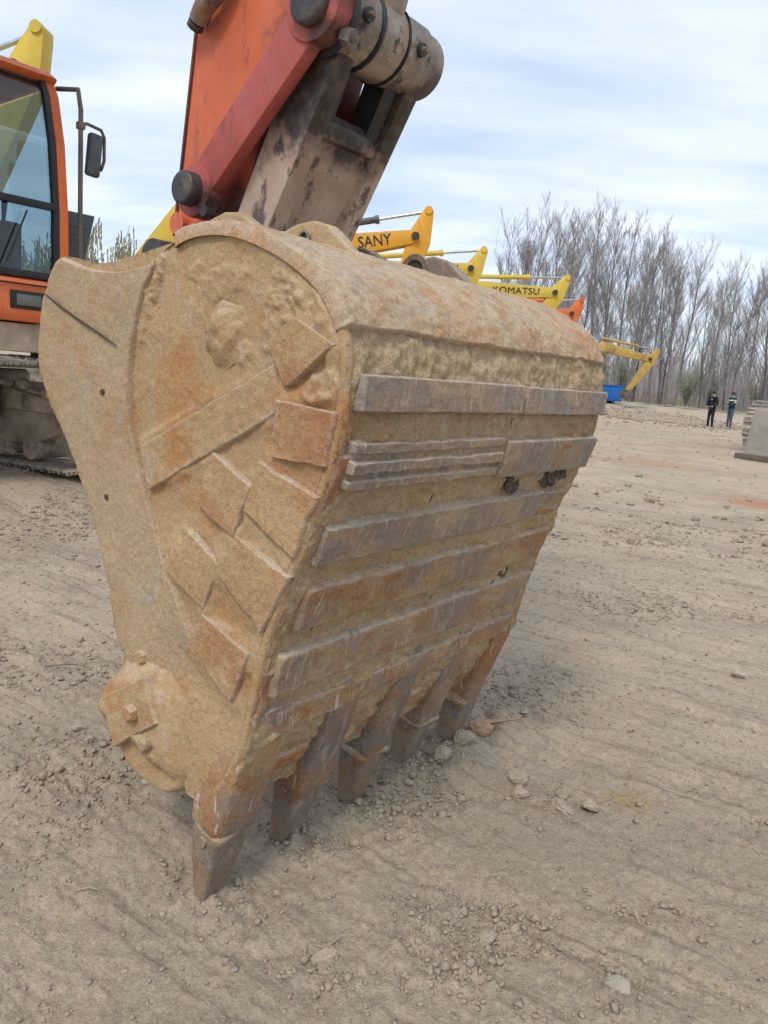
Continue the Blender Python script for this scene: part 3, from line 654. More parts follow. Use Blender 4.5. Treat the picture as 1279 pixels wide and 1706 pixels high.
    for k, q in enumerate(tiles):
        patch('wear_plate', q, 0.021, 'dust_tile', lambda a, b_, h: np.stack([BW+h, a, b_], 1), (8, 8), 0.006, 0.001, 300+k*11)
    # mud-covered pin boss
    U, V = np.meshgrid(np.linspace(0, 2*np.pi, 49), np.linspace(0.02, 1, 26), indexing='ij')
    rr = V*(1+0.10*fbm(P3(np.cos(U)*1.5, np.sin(U)*1.5), 3, 150).reshape(U.shape))
    yb = -.048+0.062*rr*np.cos(U)-.01*rr*np.sin(U); zb = 1.247+0.068*rr*np.sin(U)
    hb = 0.022*(1-sst(0.35, 1.0, V.ravel()))-0.002+0.004*fbm(P3(yb*30, zb*30), 4, 153)+.002*billow(P3(yb*45, zb*45), 3, 154)*sst(.3, .8, V.ravel())*(1-sst(.9, 1, V.ravel()))
    mesh('pin_boss', sidepos(yb.ravel(), zb.ravel(), hb), gridfaces(49, 26), 'dust_coat', bk, True)
    # crack, holes
    cr = MB(); pts = [(.568, 1.318), (.50, 1.289), (.42, 1.259), (.34, 1.232), (.282, 1.211)]
    cr.tube([(-.0175+.0004*math.sin(i*9), y_, z_) for i, (y_, z_) in enumerate(pts)], [.0016, .003, .003, .0028, .0012], 6)
    tag(cr.build('crack', 'crack_dark', bk), 'thin dark crack running across the side bar')
    for (y_, z_) in ((.334, 1.108), (.313, .876)):
        MB().tube([(-.010, y_, z_), (-.0185, y_, z_)], [.008, .006], 10).build('pit', 'crack_dark', bk)

    # cross strips over the back of the bucket: (s0, s1 at z), pieces (t0, t1), height, material
    def backpos(a, b_, h): return prof(a, b_, h)
    def strip(z0, z1, t0, t1, H, mat, seed, edge=0.0045, rough=0.0018, name='wear_strip', chip=.0016, n=None, skew=0.0):
        s0, s1 = s_of_z(z0), s_of_z(z1)
        n = n or (30, max(24, int((t1-t0)/.007)))
        return patch(name, [(s0, t0), (s1, t0), (s1+skew, t1), (s0+skew, t1)], H, mat, backpos, n, edge, rough, seed, chip)
    G = 0.004
    strip(1.128, 1.196, 0.018, .615-G, .025, 'worn_strip', 401); strip(1.126, 1.194, .615+G, 1.112, .025, 'worn_strip', 402)
    # ribbed strip: three narrow bars on the near half, one broad plate on the far half
    for k, (a, b_) in enumerate(((.990, 1.014), (1.020, 1.048), (1.054, 1.080))):
        strip(a, b_, 0.022, .575, .024-.004*(k == 2), 'worn_strip', 410+k, .005, .0018, 'wear_bar', .003)
    strip(.992, 1.030, .022, .57, .012, 'worn_strip', 417, .005, .002, 'backing_bar'); strip(1.034, 1.074, .022, .57, .012, 'worn_strip', 418, .005, .002, 'backing_bar')
    strip(.980, 1.072, .585, 1.105, .025, 'worn_strip', 420)
    strip(.842, .925, 0.02, .915, .025, 'worn_strip', 421)
    strip(.885, .915, .935, 1.09, .014, 'rust_strip', 422, rough=.003); strip(.835, .86, .93, 1.10, .012, 'rust_strip', 423, rough=.003)
    strip(.691, .800, 0.03, 1.095, .026, 'rust_strip', 424, .011, .0022, n=(26, 150))
    strip(.547, .655, 0.012, 1.095, .027, 'rust_strip', 426, .011, .0022, n=(26, 150))
    strip(.440, .514, 0.05, 1.07, .020, 'rust_strip', 428, .011, .003, n=(22, 150))
    # corner bars where the side plates meet the back
    for t0, t1 in ((-.007, .034), (BW-.034, BW+.007)):
        if t0 < 0: patch('corner_bar', [(.06, t0), (s_of_z(1.06), t0), (s_of_z(1.06), t1), (.06, t1)], .012, 'rust_edge', backpos, (160, 16), .010, .0018, 470, .002, wearf=.3)
        tt = (t0+.012) if t0 < 0 else (t1-.012); ss = np.linspace(.03, s_of_z(1.27), 60); q = prof(ss, np.full(60, tt), np.full(60, -.007))
        MB().tube([tuple(x) for x in q], .0125, 10).build('corner_weld', 'dust_coat', bk, rough=.0014, seed=9)
    # top roll plates
    s0 = s_of_z(1.262); s1 = PL-.10
    for k, (t0, t1) in enumerate(((-.010, .700), (.703, 1.13))):
        patch('roll_plate', [(s0, t0), (s1, t0), (s1, t1), (s0, t1)], .019, 'rust_roll', backpos, (120, 90), .0045, .003, 440+k, .004)
    # tarry lumps stuck in the gaps
    for (z_, t_, r_) in ((.955, .70, .026), (.945, .745, .014), (.958, .93, .026), (.962, 1.0, .022), (.815, .74, .018), (.672, .885, .034), (.69, .90, .02)):
        sc = s_of_z(z_); c = prof(np.array([sc]), np.array([t_]), np.array([.006]))[0]
        m = MB(); blob(m, c, r_*.95, rnd, (1.2, .16, .8), 3, 1.1); m.build('tar_lump', 'tar', bk)
    # weld gaps between strips
    for (za, zb_, t_) in ((.792, .82, .17), (.655, .69, .115), (.655, .69, .56), (.805, .835, .59), (.65, .695, .75), (.93, .975, .36), (1.085, 1.12, .60)):
        sa, sb = s_of_z(za), s_of_z(zb_)
        pp = [prof(np.array([x]), np.array([t_+.0015*math.sin(i*2.1)]), np.array([.006]))[0] for i, x in enumerate(np.linspace(sa, sb, 4))]
        MB().tube(pp, [.0006, .0014, .0013, .0005], 5).build('weld_gap', 'crack_dark', bk)
    # teeth and adapters
    def rrect(cx, cy, cz, hw, ht, ax, r=.35, n=3):
        """rounded rectangle ring; ax = unit vector of thickness in the YZ plane"""
        o = []
        for (sx, sy, a0) in ((1, 1, 0), (-1, 1, 90), (-1, -1, 180), (1, -1, 270)):
            rr_ = r*min(hw, ht)
            for k in range(n):
                a = R(a0+90*k/(n-1)); du = sx*(hw-rr_)+rr_*math.cos(a); dv_ = sy*(ht-rr_)+rr_*math.sin(a)
                o.append((cx+du, cy+dv_*ax[0], cz+dv_*ax[1]))
        return o
    def ring_path(path):
        out = []
        for i, (y_, z_, hw, ht) in enumerate(path):
            a = path[max(0, i-1)]; b_ = path[min(len(path)-1, i+1)]
            d = Vector((b_[0]-a[0], b_[1]-a[1])).normalized(); out.append((y_, z_, hw, ht, (d.y, -d.x)))
        return out
    for k in range(5):
        t_ = .052+.2485*k; dz = (0, .012, .0, .014, .0)[k]; jit = rnd.uniform(-.004, .004)
        ad_ = [(-.172, .515, .032, .010), (-.146, .455, .048, .026), (-.110, .385, .056, .038), (-.078, .318, .060, .046), (-.050, .258, .061, .052), (-.040, .212, .059, .050), (-.036, .202, .049, .044)]
        m = MB(); m.loft([rrect(t_, y_, z_, hw, ht, ax, .4, 4) for (y_, z_, hw, ht, ax) in ring_path(ad_)])
        m.build('tooth_adapter', 'rust_strip' if k in (0, 4) else 'worn_dark', bk, rough=.004, sub=1, seed=500+k)
        th = [(-.044, .222, .044, .041), (-.036, .200, .050, .045), (-.029, .168, .049, .043), (-.020, .122, .046, .037), (-.011, .075, .040, .030), (-.003, .03, .034, .023), (.003, -.03, .030, .018)]
        th = [(y_+jit, z_+dz, hw, ht) for (y_, z_, hw, ht) in th]
        m = MB(); m.loft([rrect(t_, y_, z_, hw, ht, ax, .35, 4) for (y_, z_, hw, ht, ax) in ring_path(th)])
        m.build('tooth', 'tooth_steel', bk, rough=.0028, sub=1, seed=520+k)
        sd_ = [(-.043, .222, .050, .046), (-.039, .211, .0605, .0525), (-.037, .202, .0595, .051), (-.035, .194, .048, .043)]
        m = MB(); m.loft([rrect(t_, y_, z_+dz*.5, hw, ht, ax, .4, 4) for (y_, z_, hw, ht, ax) in ring_path(sd_)]); m.build('caked_dirt', 'pale_dirt', bk, rough=.009, sub=1, seed=540+k)
        m = MB(); m.tube([(t_-.049, -.032+jit, .172+dz), (t_-.056, -.032+jit, .172+dz)], [.013, .011], 12); m.build('tooth_pin', 'tooth_steel', bk)
    # lip shrouds between the teeth: lumpy worn plates
    for k in range(4):
        ta, tb = .100+.2485*k, .258+.2485*k
        patch('lip_plate', [(0.002, ta), (.125, ta), (.115, tb), (-.002+.012*(k % 2), tb)], .012, ('dust_tile', 'rust_strip')[k % 2], backpos, (26, 24), .012, .004, 560+k, .008)
    # side cutters with bolts
    cut = [(.268, .525), (.305, .44), (.308, .37), (.272, .300), (.200, .250), (.10, .238), (.03, .250), (-.005, .30), (-.02, .38), (-.012, .50), (.06, .575), (.17, .590)]
    for mirror in (False, True):
        nu3, nv3 = 72, 26
        cy, cz = .14, .41
        ang = np.linspace(0, 2*np.pi, nu3)
        CP = np.array(cut+[cut[0]]); Lc = np.concatenate([[0], np.cumsum(np.hypot(*np.diff(CP, axis=0).T))])
        k_ = np.linspace(0, Lc[-1], nu3); cyv, czv = np.interp(k_, Lc, CP[:, 0]), np.interp(k_, Lc, CP[:, 1])
        for _ in range(2):
            cyv[1:-1] = (cyv[:-2]+2*cyv[1:-1]+cyv[2:])/4; czv[1:-1] = (czv[:-2]+2*czv[1:-1]+czv[2:])/4
        vr = np.concatenate([np.linspace(0.02, .86, 17), np.linspace(.88, 1, 9)])
        Yc_ = cy+(cyv[:, None]-cy)*vr[None]; Zc_ = cz+(czv[:, None]-cz)*vr[None]
        p3 = P3(Yc_, Zc_); e = np.broadcast_to(1-vr[None], Yc_.shape).ravel()*.16
        ew = .012+.11*sst(-.06, .10, -.55*(Yc_.ravel()-.14)+.75*(Zc_.ravel()-.42)+.03); hc = -.014+.046*sst(-.001, ew, e)+.003*fbm(p3*16, 4, 601)
        # recessed notch below the ledge, as on a wrap-around shroud
        lz = Zc_.ravel()-(.335+.22*(Yc_.ravel()-.10)); hc = hc-.012*sst(-.005, -.03, lz)*1.0 if False else hc-.012*(1-sst(-.03, -.012, lz))
        hc = hc+.010*np.exp(-((Zc_.ravel()-(.345+.22*(Yc_.ravel()-.10)))/.012)**2)*sst(.08, .14, Yc_.ravel())
        hc = hc+(.012*(0.5+.5*billow(p3*40, 3, 605)))*np.exp(-(((Yc_.ravel()-.10)/.05)**2+((Zc_.ravel()-.345)/.04)**2))
        X_ = BW+hc if mirror else -hc
        mesh('side_cutter', np.stack([X_, Yc_.ravel(), Zc_.ravel()], 1), gridfaces(nu3, 26), 'dust_coat', bk, True)
        for (y_, z_, r_, m_) in ((.183, .533, .018, 'dust_tile'), (.113, .556, .019, 'rust_strip'), (.165, .418, .021, 'dust_tile'), (.115, .36, .016, 'mud_fill')):
            sx = 1 if mirror else -1; x0 = BW if mirror else 0; hh = float(hc[np.argmin((Yc_.ravel()-y_)**2+(Zc_.ravel()-z_)**2)])-.030+(.010 if z_ == .418 else 0); x0 += sx*hh
            b1 = MB(); b1.tube([(x0+sx*.026, y_, z_), (x0+sx*.040, y_, z_), (x0+sx*.046, y_, z_)], [r_, r_, r_*.75], 6 if m_ == 'dust_tile' else 12)
            b1.build('bolt', m_, bk, rough=.001, seed=3)
    patch('cutter_plate', [(.285, .415), (.130, .515), (.082, .415), (.238, .302)], .041, 'dust_coat', sidepos, (40, 40), .004, .0016, 660, .002, base=.01)
    # ears on top that carry the pins
    ear = [(-.19, 1.39), (-.10, 1.435), (-.055, 1.475), (-.015, 1.506), (.03, 1.517), (.075, 1.512), (.12, 1.495), (.17, 1.492), (.22, 1.520), (.27, 1.547), (.32, 1.551), (.375, 1.535), (.42, 1.49), (.45, 1.43), (.44, 1.34), (.30, 1.30), (.0, 1.36)]
    def frT(t): return lambda a, b_, q: (q, a, b_)
    for k, t_ in enumerate((.320, .805)):
        m = MB(); m.prism(ear, t_-.022, t_+.022, lambda a, b_, q: (q, a, b_)); 
        e = m.build('pin_ear', 'dust_coat' if k == 0 else 'tooth_steel', bk, .010, 3, rough=.0018, seed=640+k)
        for (y_, z_, r_) in (((.045, 1.478, .012),) if k == 0 else ((.085, 1.478, .030),)):
            m = MB(); n_ = 28
            outer = [circ((y_, z_), r_*1.5, n_), circ((y_, z_), r_*1.5, n_), circ((y_, z_), r_, n_), circ((y_, z_), r_*.92, n_)]
            xs = (t_-.018, t_-.030, t_-.030, t_-.012)
            rings = [[(x_, a, b_) for a, b_ in c_] for x_, c_ in zip(xs, outer)]
            m.loft(rings, False); m.build('ear_boss', 'tooth_steel', bk, smooth=True)
            m = MB(); m.tube([(t_-.0225, y_, z_), (t_-.0235, y_, z_)], r_*.97, 20); m.build('pin_bore', 'black_steel', bk)
    # bucket hinge pin hubs
    MB().tube([(.29, .375, 1.455), (.84, .375, 1.455)], .045, 20).build('hinge_pin', 'pin_dark', bk)
    # top edge mud ridge and patches on the roll plate's far end
    for (y_, z_, t_, L_) in ((-.20, 1.41, 1.10, .10), (-.10, 1.444, 1.02, .12)):
        pass
    return bk

def blob(mb, c, r, rnd, sq=(1, 1, 1), sub=2, amp=.35):
    bm = bmesh.new(); bmesh.ops.create_icosphere(bm, subdivisions=sub, radius=1)
    o = (rnd.uniform(0, 50), rnd.uniform(0, 50), rnd.uniform(0, 50))
    co = np.array([v.co[:] for v in bm.verts]); h = 1+amp*fbm(co*1.3+np.array(o), 3, 9)
    co = co*h[:, None]*np.array(sq)*r+np.array(c)
    mb.add([tuple(p) for p in co], [tuple(v.index for v in f.verts) for f in bm.faces]); bm.free()
bucket = build_bucket()
print('bucket ok')

# ------------------------------------------------------------------ arm linkage above the bucket (bucket space)
def fx(a, b_, q): return (q, a, b_)
def capsule(p, q, r0, r1, n=10):
    d = Vector((q[0]-p[0], q[1]-p[1])); a = math.atan2(d.y, d.x)
    return circ(p, r0, n, a+math.pi/2, a+1.5*math.pi)+[(p[0]+r0*math.cos(a-math.pi/2), p[1]+r0*math.sin(a-math.pi/2))]+circ(q, r1, n, a-math.pi/2, a+math.pi/2)+[(q[0]+r1*math.cos(a+math.pi/2), q[1]+r1*math.sin(a+math.pi/2))]
def pp(name, poly, t0, t1, mat, parent=main, bev=.008, rough=0, basis=BB, seg=2, seed=0):
    return MB().prism(poly, t0, t1, fx).build(name, mat, parent, bev, seg, basis=basis if parent is main else None, rough=rough, seed=seed)
PB, PCc, PD, PA = (.375, 1.455), (.100, 1.982), (.488, 1.620), (.60, 1.45)
arm_poly = [(.50, 1.40), (.60, 1.37), (.665, 1.43), (.672, 1.53), (.592, 2.12), (.40, 3.9), (.30, 4.35), (.12, 4.55), (-.10, 4.40), (-.16, 3.95), (.235, 2.05), (.36, 1.66), (.46, 1.48)]
arm = pp('arm', arm_poly, .425, .690, 'orange_paint', bev=.012)
pp('front_shade', [(.352, 1.66), (.345, 1.66), (.222, 2.05), (-.14, 3.7), (-.13, 3.7), (.232, 2.05)], .408, .706, 'dark_red', arm, .002)  # dark sheet that paints shade onto the arm's front face
pp('edge_plate', [(.590, 2.12), (.668, 1.53), (.677, 1.53), (.598, 2.12), (.407, 3.9), (.398, 3.9)], .421, .694, 'dark_red', arm, .002)
for z_ in (0,):
    MB().tube([(.425, .64, 1.56), (.405, .64, 1.56)], .03, 14).build('arm_boss', 'orange_paint', arm)
# hinge pin of bucket on the arm
MB().tube([(.30, PA[0], PA[1]), (.85, PA[0], PA[1])], .05, 20).build('arm_pin', 'pin_dark', main, basis=BB)
# guide links
for k, (t0, t1) in enumerate(((.335, .388), (.700, .748))):
    w_ = .048
    d = Vector((PCc[0]-PD[0], PCc[1]-PD[1])).normalized(); n_ = Vector((-d.y, d.x))
    gl = MB()
    body = [(PD[0]+n_.x*w_, PD[1]+n_.y*w_), (PCc[0]+n_.x*.056, PCc[1]+n_.y*.056), (PCc[0]-n_.x*.056, PCc[1]-n_.y*.056), (PD[0]-n_.x*w_, PD[1]-n_.y*w_)]
    g = MB().prism(body, t0+.006, t1-.006, fx).build('guide_link', 'red_paint', main, .01, 2, basis=BB)
    for (c_, r_) in ((PD, .066), (PCc, .080)):
        MB().prism(circ(c_, r_, 32), t0, t1, fx).build('link_boss', 'red_paint' if (k == 0 or c_ is PD) else 'sleeve_steel', g, .008, 2)
    s_ = -1 if k == 0 else 1; te = t0 if k == 0 else t1
    if k == 0:
        MB().prism(circ(PD, .042, 30), te-.036, te+.02, fx).build('pin_end', 'pin_dark', g, .009, 3)
        MB().tube([(te-.0375, PD[0]+.004, PD[1]+.006), (te-.0355, PD[0]+.004, PD[1]+.006)], .005, 8).build('grease_bore', 'black_steel', g)
        MB().prism(circ(PCc, .052, 30), te-.022, te+.02, fx).build('pin_end', 'pin_dark', g, .012, 3)
        hx = (PCc[0]-.005, PCc[1]-.072)
        MB().tube([(t0+.045, hx[0]-.055, hx[1]+.008), (t0+.045, hx[0]-.082, hx[1]-.002)], .020, 6).build('lock_bolt', 'sleeve_steel', g)
        MB().tube([(t0+.045, hx[0]-.0822, hx[1]-.002), (t0+.045, hx[0]-.0825, hx[1]-.002)], .009, 10).build('bolt_bore', 'black_steel', g)
        m = MB(); m.tube([(t0-.012, PD[0]-.06, PD[1]-.055), (t0+.02, PD[0]-.06, PD[1]-.055)], .016, 6); m.build('lock_bolt', 'grease', g)
    else:
        MB().prism(circ(PCc, .070, 30), t1-.01, t1+.016, fx).build('pin_end', 'sleeve_steel', g, .014, 3)
        MB().prism(circ(PD, .050, 30), t1-.01, t1+.05, fx).build('pin_end', 'pin_dark', g, .009, 3)
# H link: two legs, web with window edge, sleeves
ax = Vector((PCc[0]-PB[0], PCc[1]-PB[1])); LH = ax.length; ax.normalize(); nx = Vector((ax.y, -ax.x))   # nx roughly +Y? kept explicit below
if nx.x > 0: nx = -nx                        # towards the camera side (away from the machine)
def hl(u, v_): return (PB[0]+ax.x*u+nx.x*v_, PB[1]+ax.y*u+nx.y*v_)
leg_poly = [hl(-.06, -.06), hl(-.06, .055), hl(.02, .052), hl(LH-.06, .062), hl(LH, .080), hl(LH+.02, -.07), hl(.0, -.07)]
hlink = pp('bucket_link', leg_poly, .402, .462, 'link_greasy', bev=.010)
tag(hlink, 'greasy dirty cream bucket link with a window below its upper pin')
pp('link_leg', leg_poly, .664, .720, 'link_greasy', hlink, .010)
pp('link_web', [hl(-.05, -.03), hl(-.05, .030), hl(LH*.60, .034), hl(LH*.66, .02), hl(LH*.66, -.03), hl(LH*.6, -.045)], .458, .668, 'link_greasy', hlink, .012)
pp('link_web_lip', [hl(LH*.58, .030), hl(LH*.60, .050), hl(LH*.66, .045), hl(LH*.69, .02), hl(LH*.66, -.01), hl(LH*.6, .0)], .456, .676, 'link_greasy', hlink, .006, rough=.002)
pp('window_cheek', [hl(LH*.58, .045), hl(LH*.95, .04), hl(LH*.95, -.04), hl(LH*.58, -.03)], .612, .670, 'grease', hlink, .02, rough=.006, seed=4)
pp('window_cheek', [hl(LH*.62, .045), hl(LH*.95, .035), hl(LH*.95, -.04), hl(LH*.62, -.03)], .462, .492, 'grease', hlink, .014, rough=.004, seed=5)
for (t0, t1, r_, mt) in ((.394, .482, .086, 'sleeve_steel'), (.488, .580, .090, 'sleeve_steel'), (.586, .698, .086, 'sleeve_steel')):
    m = MB(); m.tube([(t0, *PCc), (t0+.006, *PCc), (t1-.006, *PCc), (t1, *PCc)], [r_-.006, r_, r_, r_-.006], 44)
    sl = m.build('pin_sleeve', mt, hlink, rough=.001)
for t_ in (.391, .485, .583):
    m = MB(); n_ = 40
    m.tube([(t_-.006, *PCc), (t_, *PCc), (t_+.006, *PCc)], [.083, .0935, .083], 40); m.build('seal_ring', 'rubber', hlink)
for t_ in (.438, .645):
    c_ = Vector((t_, PCc[0], PCc[1])); d_ = Vector((-.15, -.97, -.10)).normalized()
    m = MB(); m.tube([c_+d_*.084, c_+d_*.097], [.017, .015], 14); m.build('nipple_seat', 'black_steel', hlink)
    m = MB(); m.tube([c_+d_*.094, c_+d_*.108], [.008, .005], 10); m.build('grease_nipple', 'sleeve_steel', hlink)
# bucket cylinder along the front of the arm
cyl = MB().tube([(.534, PCc[0], PCc[1]), (.534, -.02, 2.35), (.534, -.10, 2.62)], [.07, .052, .052], 24).build('cylinder_rod', 'sleeve_steel', main, basis=BB)
MB().tube([(.534, -.09, 2.58), (.534, -.42, 3.75)], .085, 24).build('bucket_cylinder', 'orange_paint', main, basis=BB)
# hose coupling high on the arm side
m = MB(); m.tube([(.395, .555, 2.055), (.385, .525, 2.075), (.388, .49, 2.095), (.40, .455, 2.135), (.40, .44, 2.25)], [.026, .026, .024, .030, .026], 14)
hc = m.build('hose_coupling', 'sleeve_steel', main, basis=BB)
m = MB(); m.tube([(.397, .575, 2.040), (.394, .562, 2.05)], .022, 14); m.build('coupling_cap', 'pin_dark', hc)
print('arm ok')

# ------------------------------------------------------------------ main machine behind (machine space: X forward, Y left, Z up)
def machine_frame(a, b_, q): return (a, q, b_)
def build_main():
    def bx(name, c, d, mat, parent=main, bev=.02, rot=None, rough=0):
        return MB().box(c, d, rot).build(name, mat, parent, bev, 2, rough=rough)
    def mp_(name, poly, y0, y1, mat, parent=main, bev=.02):
        return MB().prism(poly, y0, y1, machine_frame).build(name, mat, parent, bev)
    # boom to the arm top: arm top in machine space
    at_ = BB @ Vector((.575, .10, 4.3))
    b = MB(); 
    ypl = lambda x: at_.y*max(0, (x-.6))/(at_.x-.6)
    top = [(.45, 1.95), (1.6, 4.6), (3.2, 5.55), (at_.x+.1, at_.z+.25)]; bot = [(.75, 1.55), (2.1, 4.05), (3.4, 4.85), (at_.x+.05, at_.z-.2)]
    vs_ = []; 
    for q in (-.26, .26): vs_ += [(x, q+ypl(x), z) for x, z in top]+[(x, q+ypl(x), z) for x, z in bot[::-1]]
    n = 8; b.add(vs_, [tuple(range(n)), tuple(range(2*n-1, n-1, -1))]+[(i, (i+1) % n, n+(i+1) % n, n+i) for i in range(n)])
    b.build('boom', 'cab_orange', main, .02)
    for s_ in (-.42, .42):
        MB().tube([(1.5, s_, 1.15), (2.1, s_, 2.6)], .10, 16).build('boom_cylinder', 'cab_orange', main)
        MB().tube([(2.1, s_, 2.6), (2.45, s_*.7, 3.9)], .06, 14).build('boom_rod', 'chrome', main)
    # upper structure
    bx('turntable', (0, 0, 1.05), (1.5, 1.5, .22), 'undercarriage')
    h = mp_('house', [(1.5, 1.18), (1.5, 1.42), (.4, 1.5), (.3, 2.0), (-1.2, 2.1), (-2.6, 2.1), (-2.75, 1.3), (-2.5, 1.18)], -1.32, 1.30, 'cab_orange')
    mp_('counterweight', [(-2.3, 1.16), (-2.3, 2.2), (-2.9, 2.15), (-3.0, 1.3), (-2.8, 1.16)], -1.36, 1.36, 'cab_orange', main, .08)
    mp_('toolbox', [(1.95, 1.2), (1.95, 1.55), (.9, 1.75), (.9, 1.2)], -1.32, -.45, 'cab_orange')
    # cab: base panel, pillars, roof, panes
    y0, y1 = .42, 1.435; xf, xr = 1.98, .30
    cab = mp_('cab', [(xf, 1.20), (xf+.02, 1.26), (xf+.01, 1.47), (xf-.03, 1.50), (xr, 1.50), (xr, 1.20)], y0, y1, 'cab_orange', main, .025)
    tag(cab, 'orange framed operator cab with a split front window')
    mp_('cab_roof', [(xf-.46, 2.99), (xf-.30, 2.965), (xf-.18, 2.90), (xf-.25, 2.86), (xr, 2.86), (xr-.03, 2.98)], y0-.01, y1+.01, 'cab_orange', cab, .03)
    front = [(xf-.02, 1.50), (xf-.03, 2.0), (xf-.08, 2.45), (xf-.17, 2.78), (xf-.26, 2.92)]
    def pillar(y, w_, mat, name='pillar', dx=0, d=.07):
        m = MB(); m.prism([(x+dx, z) for x, z in front]+[(x-d+dx, z) for x, z in front[::-1]], y-w_/2, y+w_/2, machine_frame); return m.build(name, mat, cab, .012)
    pillar(y1-.035, .07, 'cab_orange'); pillar(y0+.035, .07, 'cab_orange')
    pillar(y1-.092, .045, 'rubber', 'window_seal', .004, .05); pillar(y0+.092, .045, 'rubber', 'window_seal', .004, .05)
    for y in (y0+.04, y1-.04): bx('rear_pillar', (xr+.06, y, 2.18), (.12, .08, 1.38), 'cab_orange', cab, .01)
    bx('window_divider', (xf-.035, (y0+y1)/2, 2.005), (.045, y1-y0-.19, .05), 'rubber', cab, .008)
    bx('header_seal', (xf-.275, (y0+y1)/2, 2.895), (.06, y1-y0-.16, .09), 'rubber', cab, .01)
    bx('sill_seal', (xf-.03, (y0+y1)/2, 1.525), (.05, y1-y0-.16, .05), 'rubber', cab, .008)
    def pane(name, pts, y_0, y_1):
        m = MB(); m.prism([(x-.03, z) for x, z in pts]+[(x-.036, z) for x, z in pts[::-1]], y_0, y_1, machine_frame); m.build(name, 'cab_glass', cab, 0)
    pane('window_pane', front[:2], y0+.11, y1-.11); pane('window_pane', front[1:], y0+.11, y1-.11)
    for y in (y0+.02, y1-.02):
        m = MB(); m.prism([(xf-.14, 1.52), (xf-.15, 2.0), (xf-.2, 2.45), (xf-.3, 2.84), (xr+.12, 2.84), (xr+.12, 1.52)], y-.003, y+.003, machine_frame); m.build('side_pane', 'cab_glass', cab, 0)
    m = MB(); m.box((xr+.04, (y0+y1)/2, 2.18), (.006, y1-y0-.2, 1.3)); m.build('rear_pane', 'cab_glass', cab, 0)
    bx('rear_wall', (xr+.04, (y0+y1)/2, 1.72), (.05, y1-y0-.18, .44), 'cab_inside', cab, .01)
    bx('cab_floor', (1.1, (y0+y1)/2, 1.515), (1.5, y1-y0-.12, .02), 'cab_inside', cab, .004)
    # seat, levers
    ym = (y0+y1)/2
    bx('seat_base', (.92, ym, 1.70), (.52, .52, .30), 'seat_fabric', cab, .05)
    MB().prism([(.78, 1.85), (.66, 1.85), (.52, 2.42), (.50, 2.52), (.60, 2.54), (.66, 2.44)], ym-.25, ym+.25, machine_frame).build('seat_back', 'seat_fabric', cab, .05)
    bx('headrest', (.52, ym, 2.64), (.1, .30, .20), 'seat_fabric', cab, .04)
    for s_ in (-.36, .36):
        bx('console', (1.12, ym+s_, 1.75), (.55, .16, .38), 'cab_inside', cab, .03)
        MB().tube([(1.25, ym+s_, 1.93), (1.28, ym+s_, 2.12)], [.012, .024], 10).build('joystick', 'rubber', cab)
    for s_ in (-.1, .1): MB().tube([(1.55, ym+s_, 1.52), (1.48, ym+s_, 1.95)], .012, 8).build('travel_lever', 'black_steel', cab)
    bx('monitor', (1.72, y0+.17, 2.10), (.06, .20, .16), 'rubber', cab, .01)
    MB().tube([(xf-.005, ym+.05, 1.58), (xf-.015, ym+.20, 1.95)], .006, 6).build('wiper', 'rubber', cab)
    # lamp recessed in the front panel
    bx('lamp_bezel', (xf+.018, y1-.32, 1.345), (.02, .25, .125), 'rubber', cab, .012)
    bx('work_lamp', (xf+.030, y1-.32, 1.345), (.012, .17, .075), 'lamp_lens', cab, .008)
    MB().box((xf+.0225, (y0+y1)/2, 1.452), (.010, y1-y0-.03, .012)).build('panel_seam', 'rubber', cab, 0)
    # handrail with mirror on the left front corner
    yr, xr_ = 1.55, 1.90
    rail = MB().tube([(xr_, yr, 1.10), (xr_, yr, 1.6), (xr_, yr, 2.72), (xr_-.04, yr, 2.86), (xr_-.3, yr-.02, 2.90)], .017, 12).build('handrail', 'undercarriage', main)
    m = MB(); m.tube([(xr_, yr, 2.625), (xr_+.0, yr+.05, 2.64), (xr_+.0, yr+.16, 2.625), (xr_, yr+.185, 2.58), (xr_, yr+.185, 2.42), (xr_, yr+.165, 2.36)], .012, 10); m.build('mirror_arm', 'undercarriage', rail)
    bx('mirror_clamp', (xr_, yr, 2.615), (.05, .05, .05), 'undercarriage', rail, .006)
    MB().box((xr_-.005, yr+.105, 2.44), (.06, .105, .30), Matrix.Rotation(R(-5), 3, 'X')).build('mirror', 'charcoal', rail, .026, 3)
    m = MB(); m.tube([(xr_, yr+.165, 2.36), (xr_, yr+.13, 2.365)], .022, 10); m.build('mirror_joint', 'rubber', rail)
    # charcoal side door standing open behind the cab
    d = MB().add([(1.62, 1.54, 1.70), (1.62, 1.74, 1.70), (1.60, 1.84, 2.07), (1.60, 1.54, 2.07), (1.55, 1.54, 1.70), (1.55, 1.74, 1.70), (1.53, 1.84, 2.07), (1.53, 1.54, 2.07)], [(0, 1, 2, 3), (7, 6, 5, 4), (0, 4, 5, 1), (1, 5, 6, 2), (2, 6, 7, 3), (3, 7, 4, 0)]).build('side_panel', 'charcoal', main, .008)
    for k in range(5): MB().box((1.62-.0027*k, 1.635+.012*k, 1.745+.055*k), (.008, .19, .008)).build('louvre', 'undercarriage', d, .002)
    MB().box((-.3, 0, 1.11), (3.3, 1.9, .12)).build('deck', 'undercarriage', main, .02); MB().box((1.35, .7, 1.09), (1.1, 1.35, .2)).build('cab_bracket', 'track_frame', main, .02)
    # tracks
    rI = .40; xI = 1.62; zc = .485; UC = Matrix.Translation((.30, .22, 0)) @ rotz(R(13))
    path = []
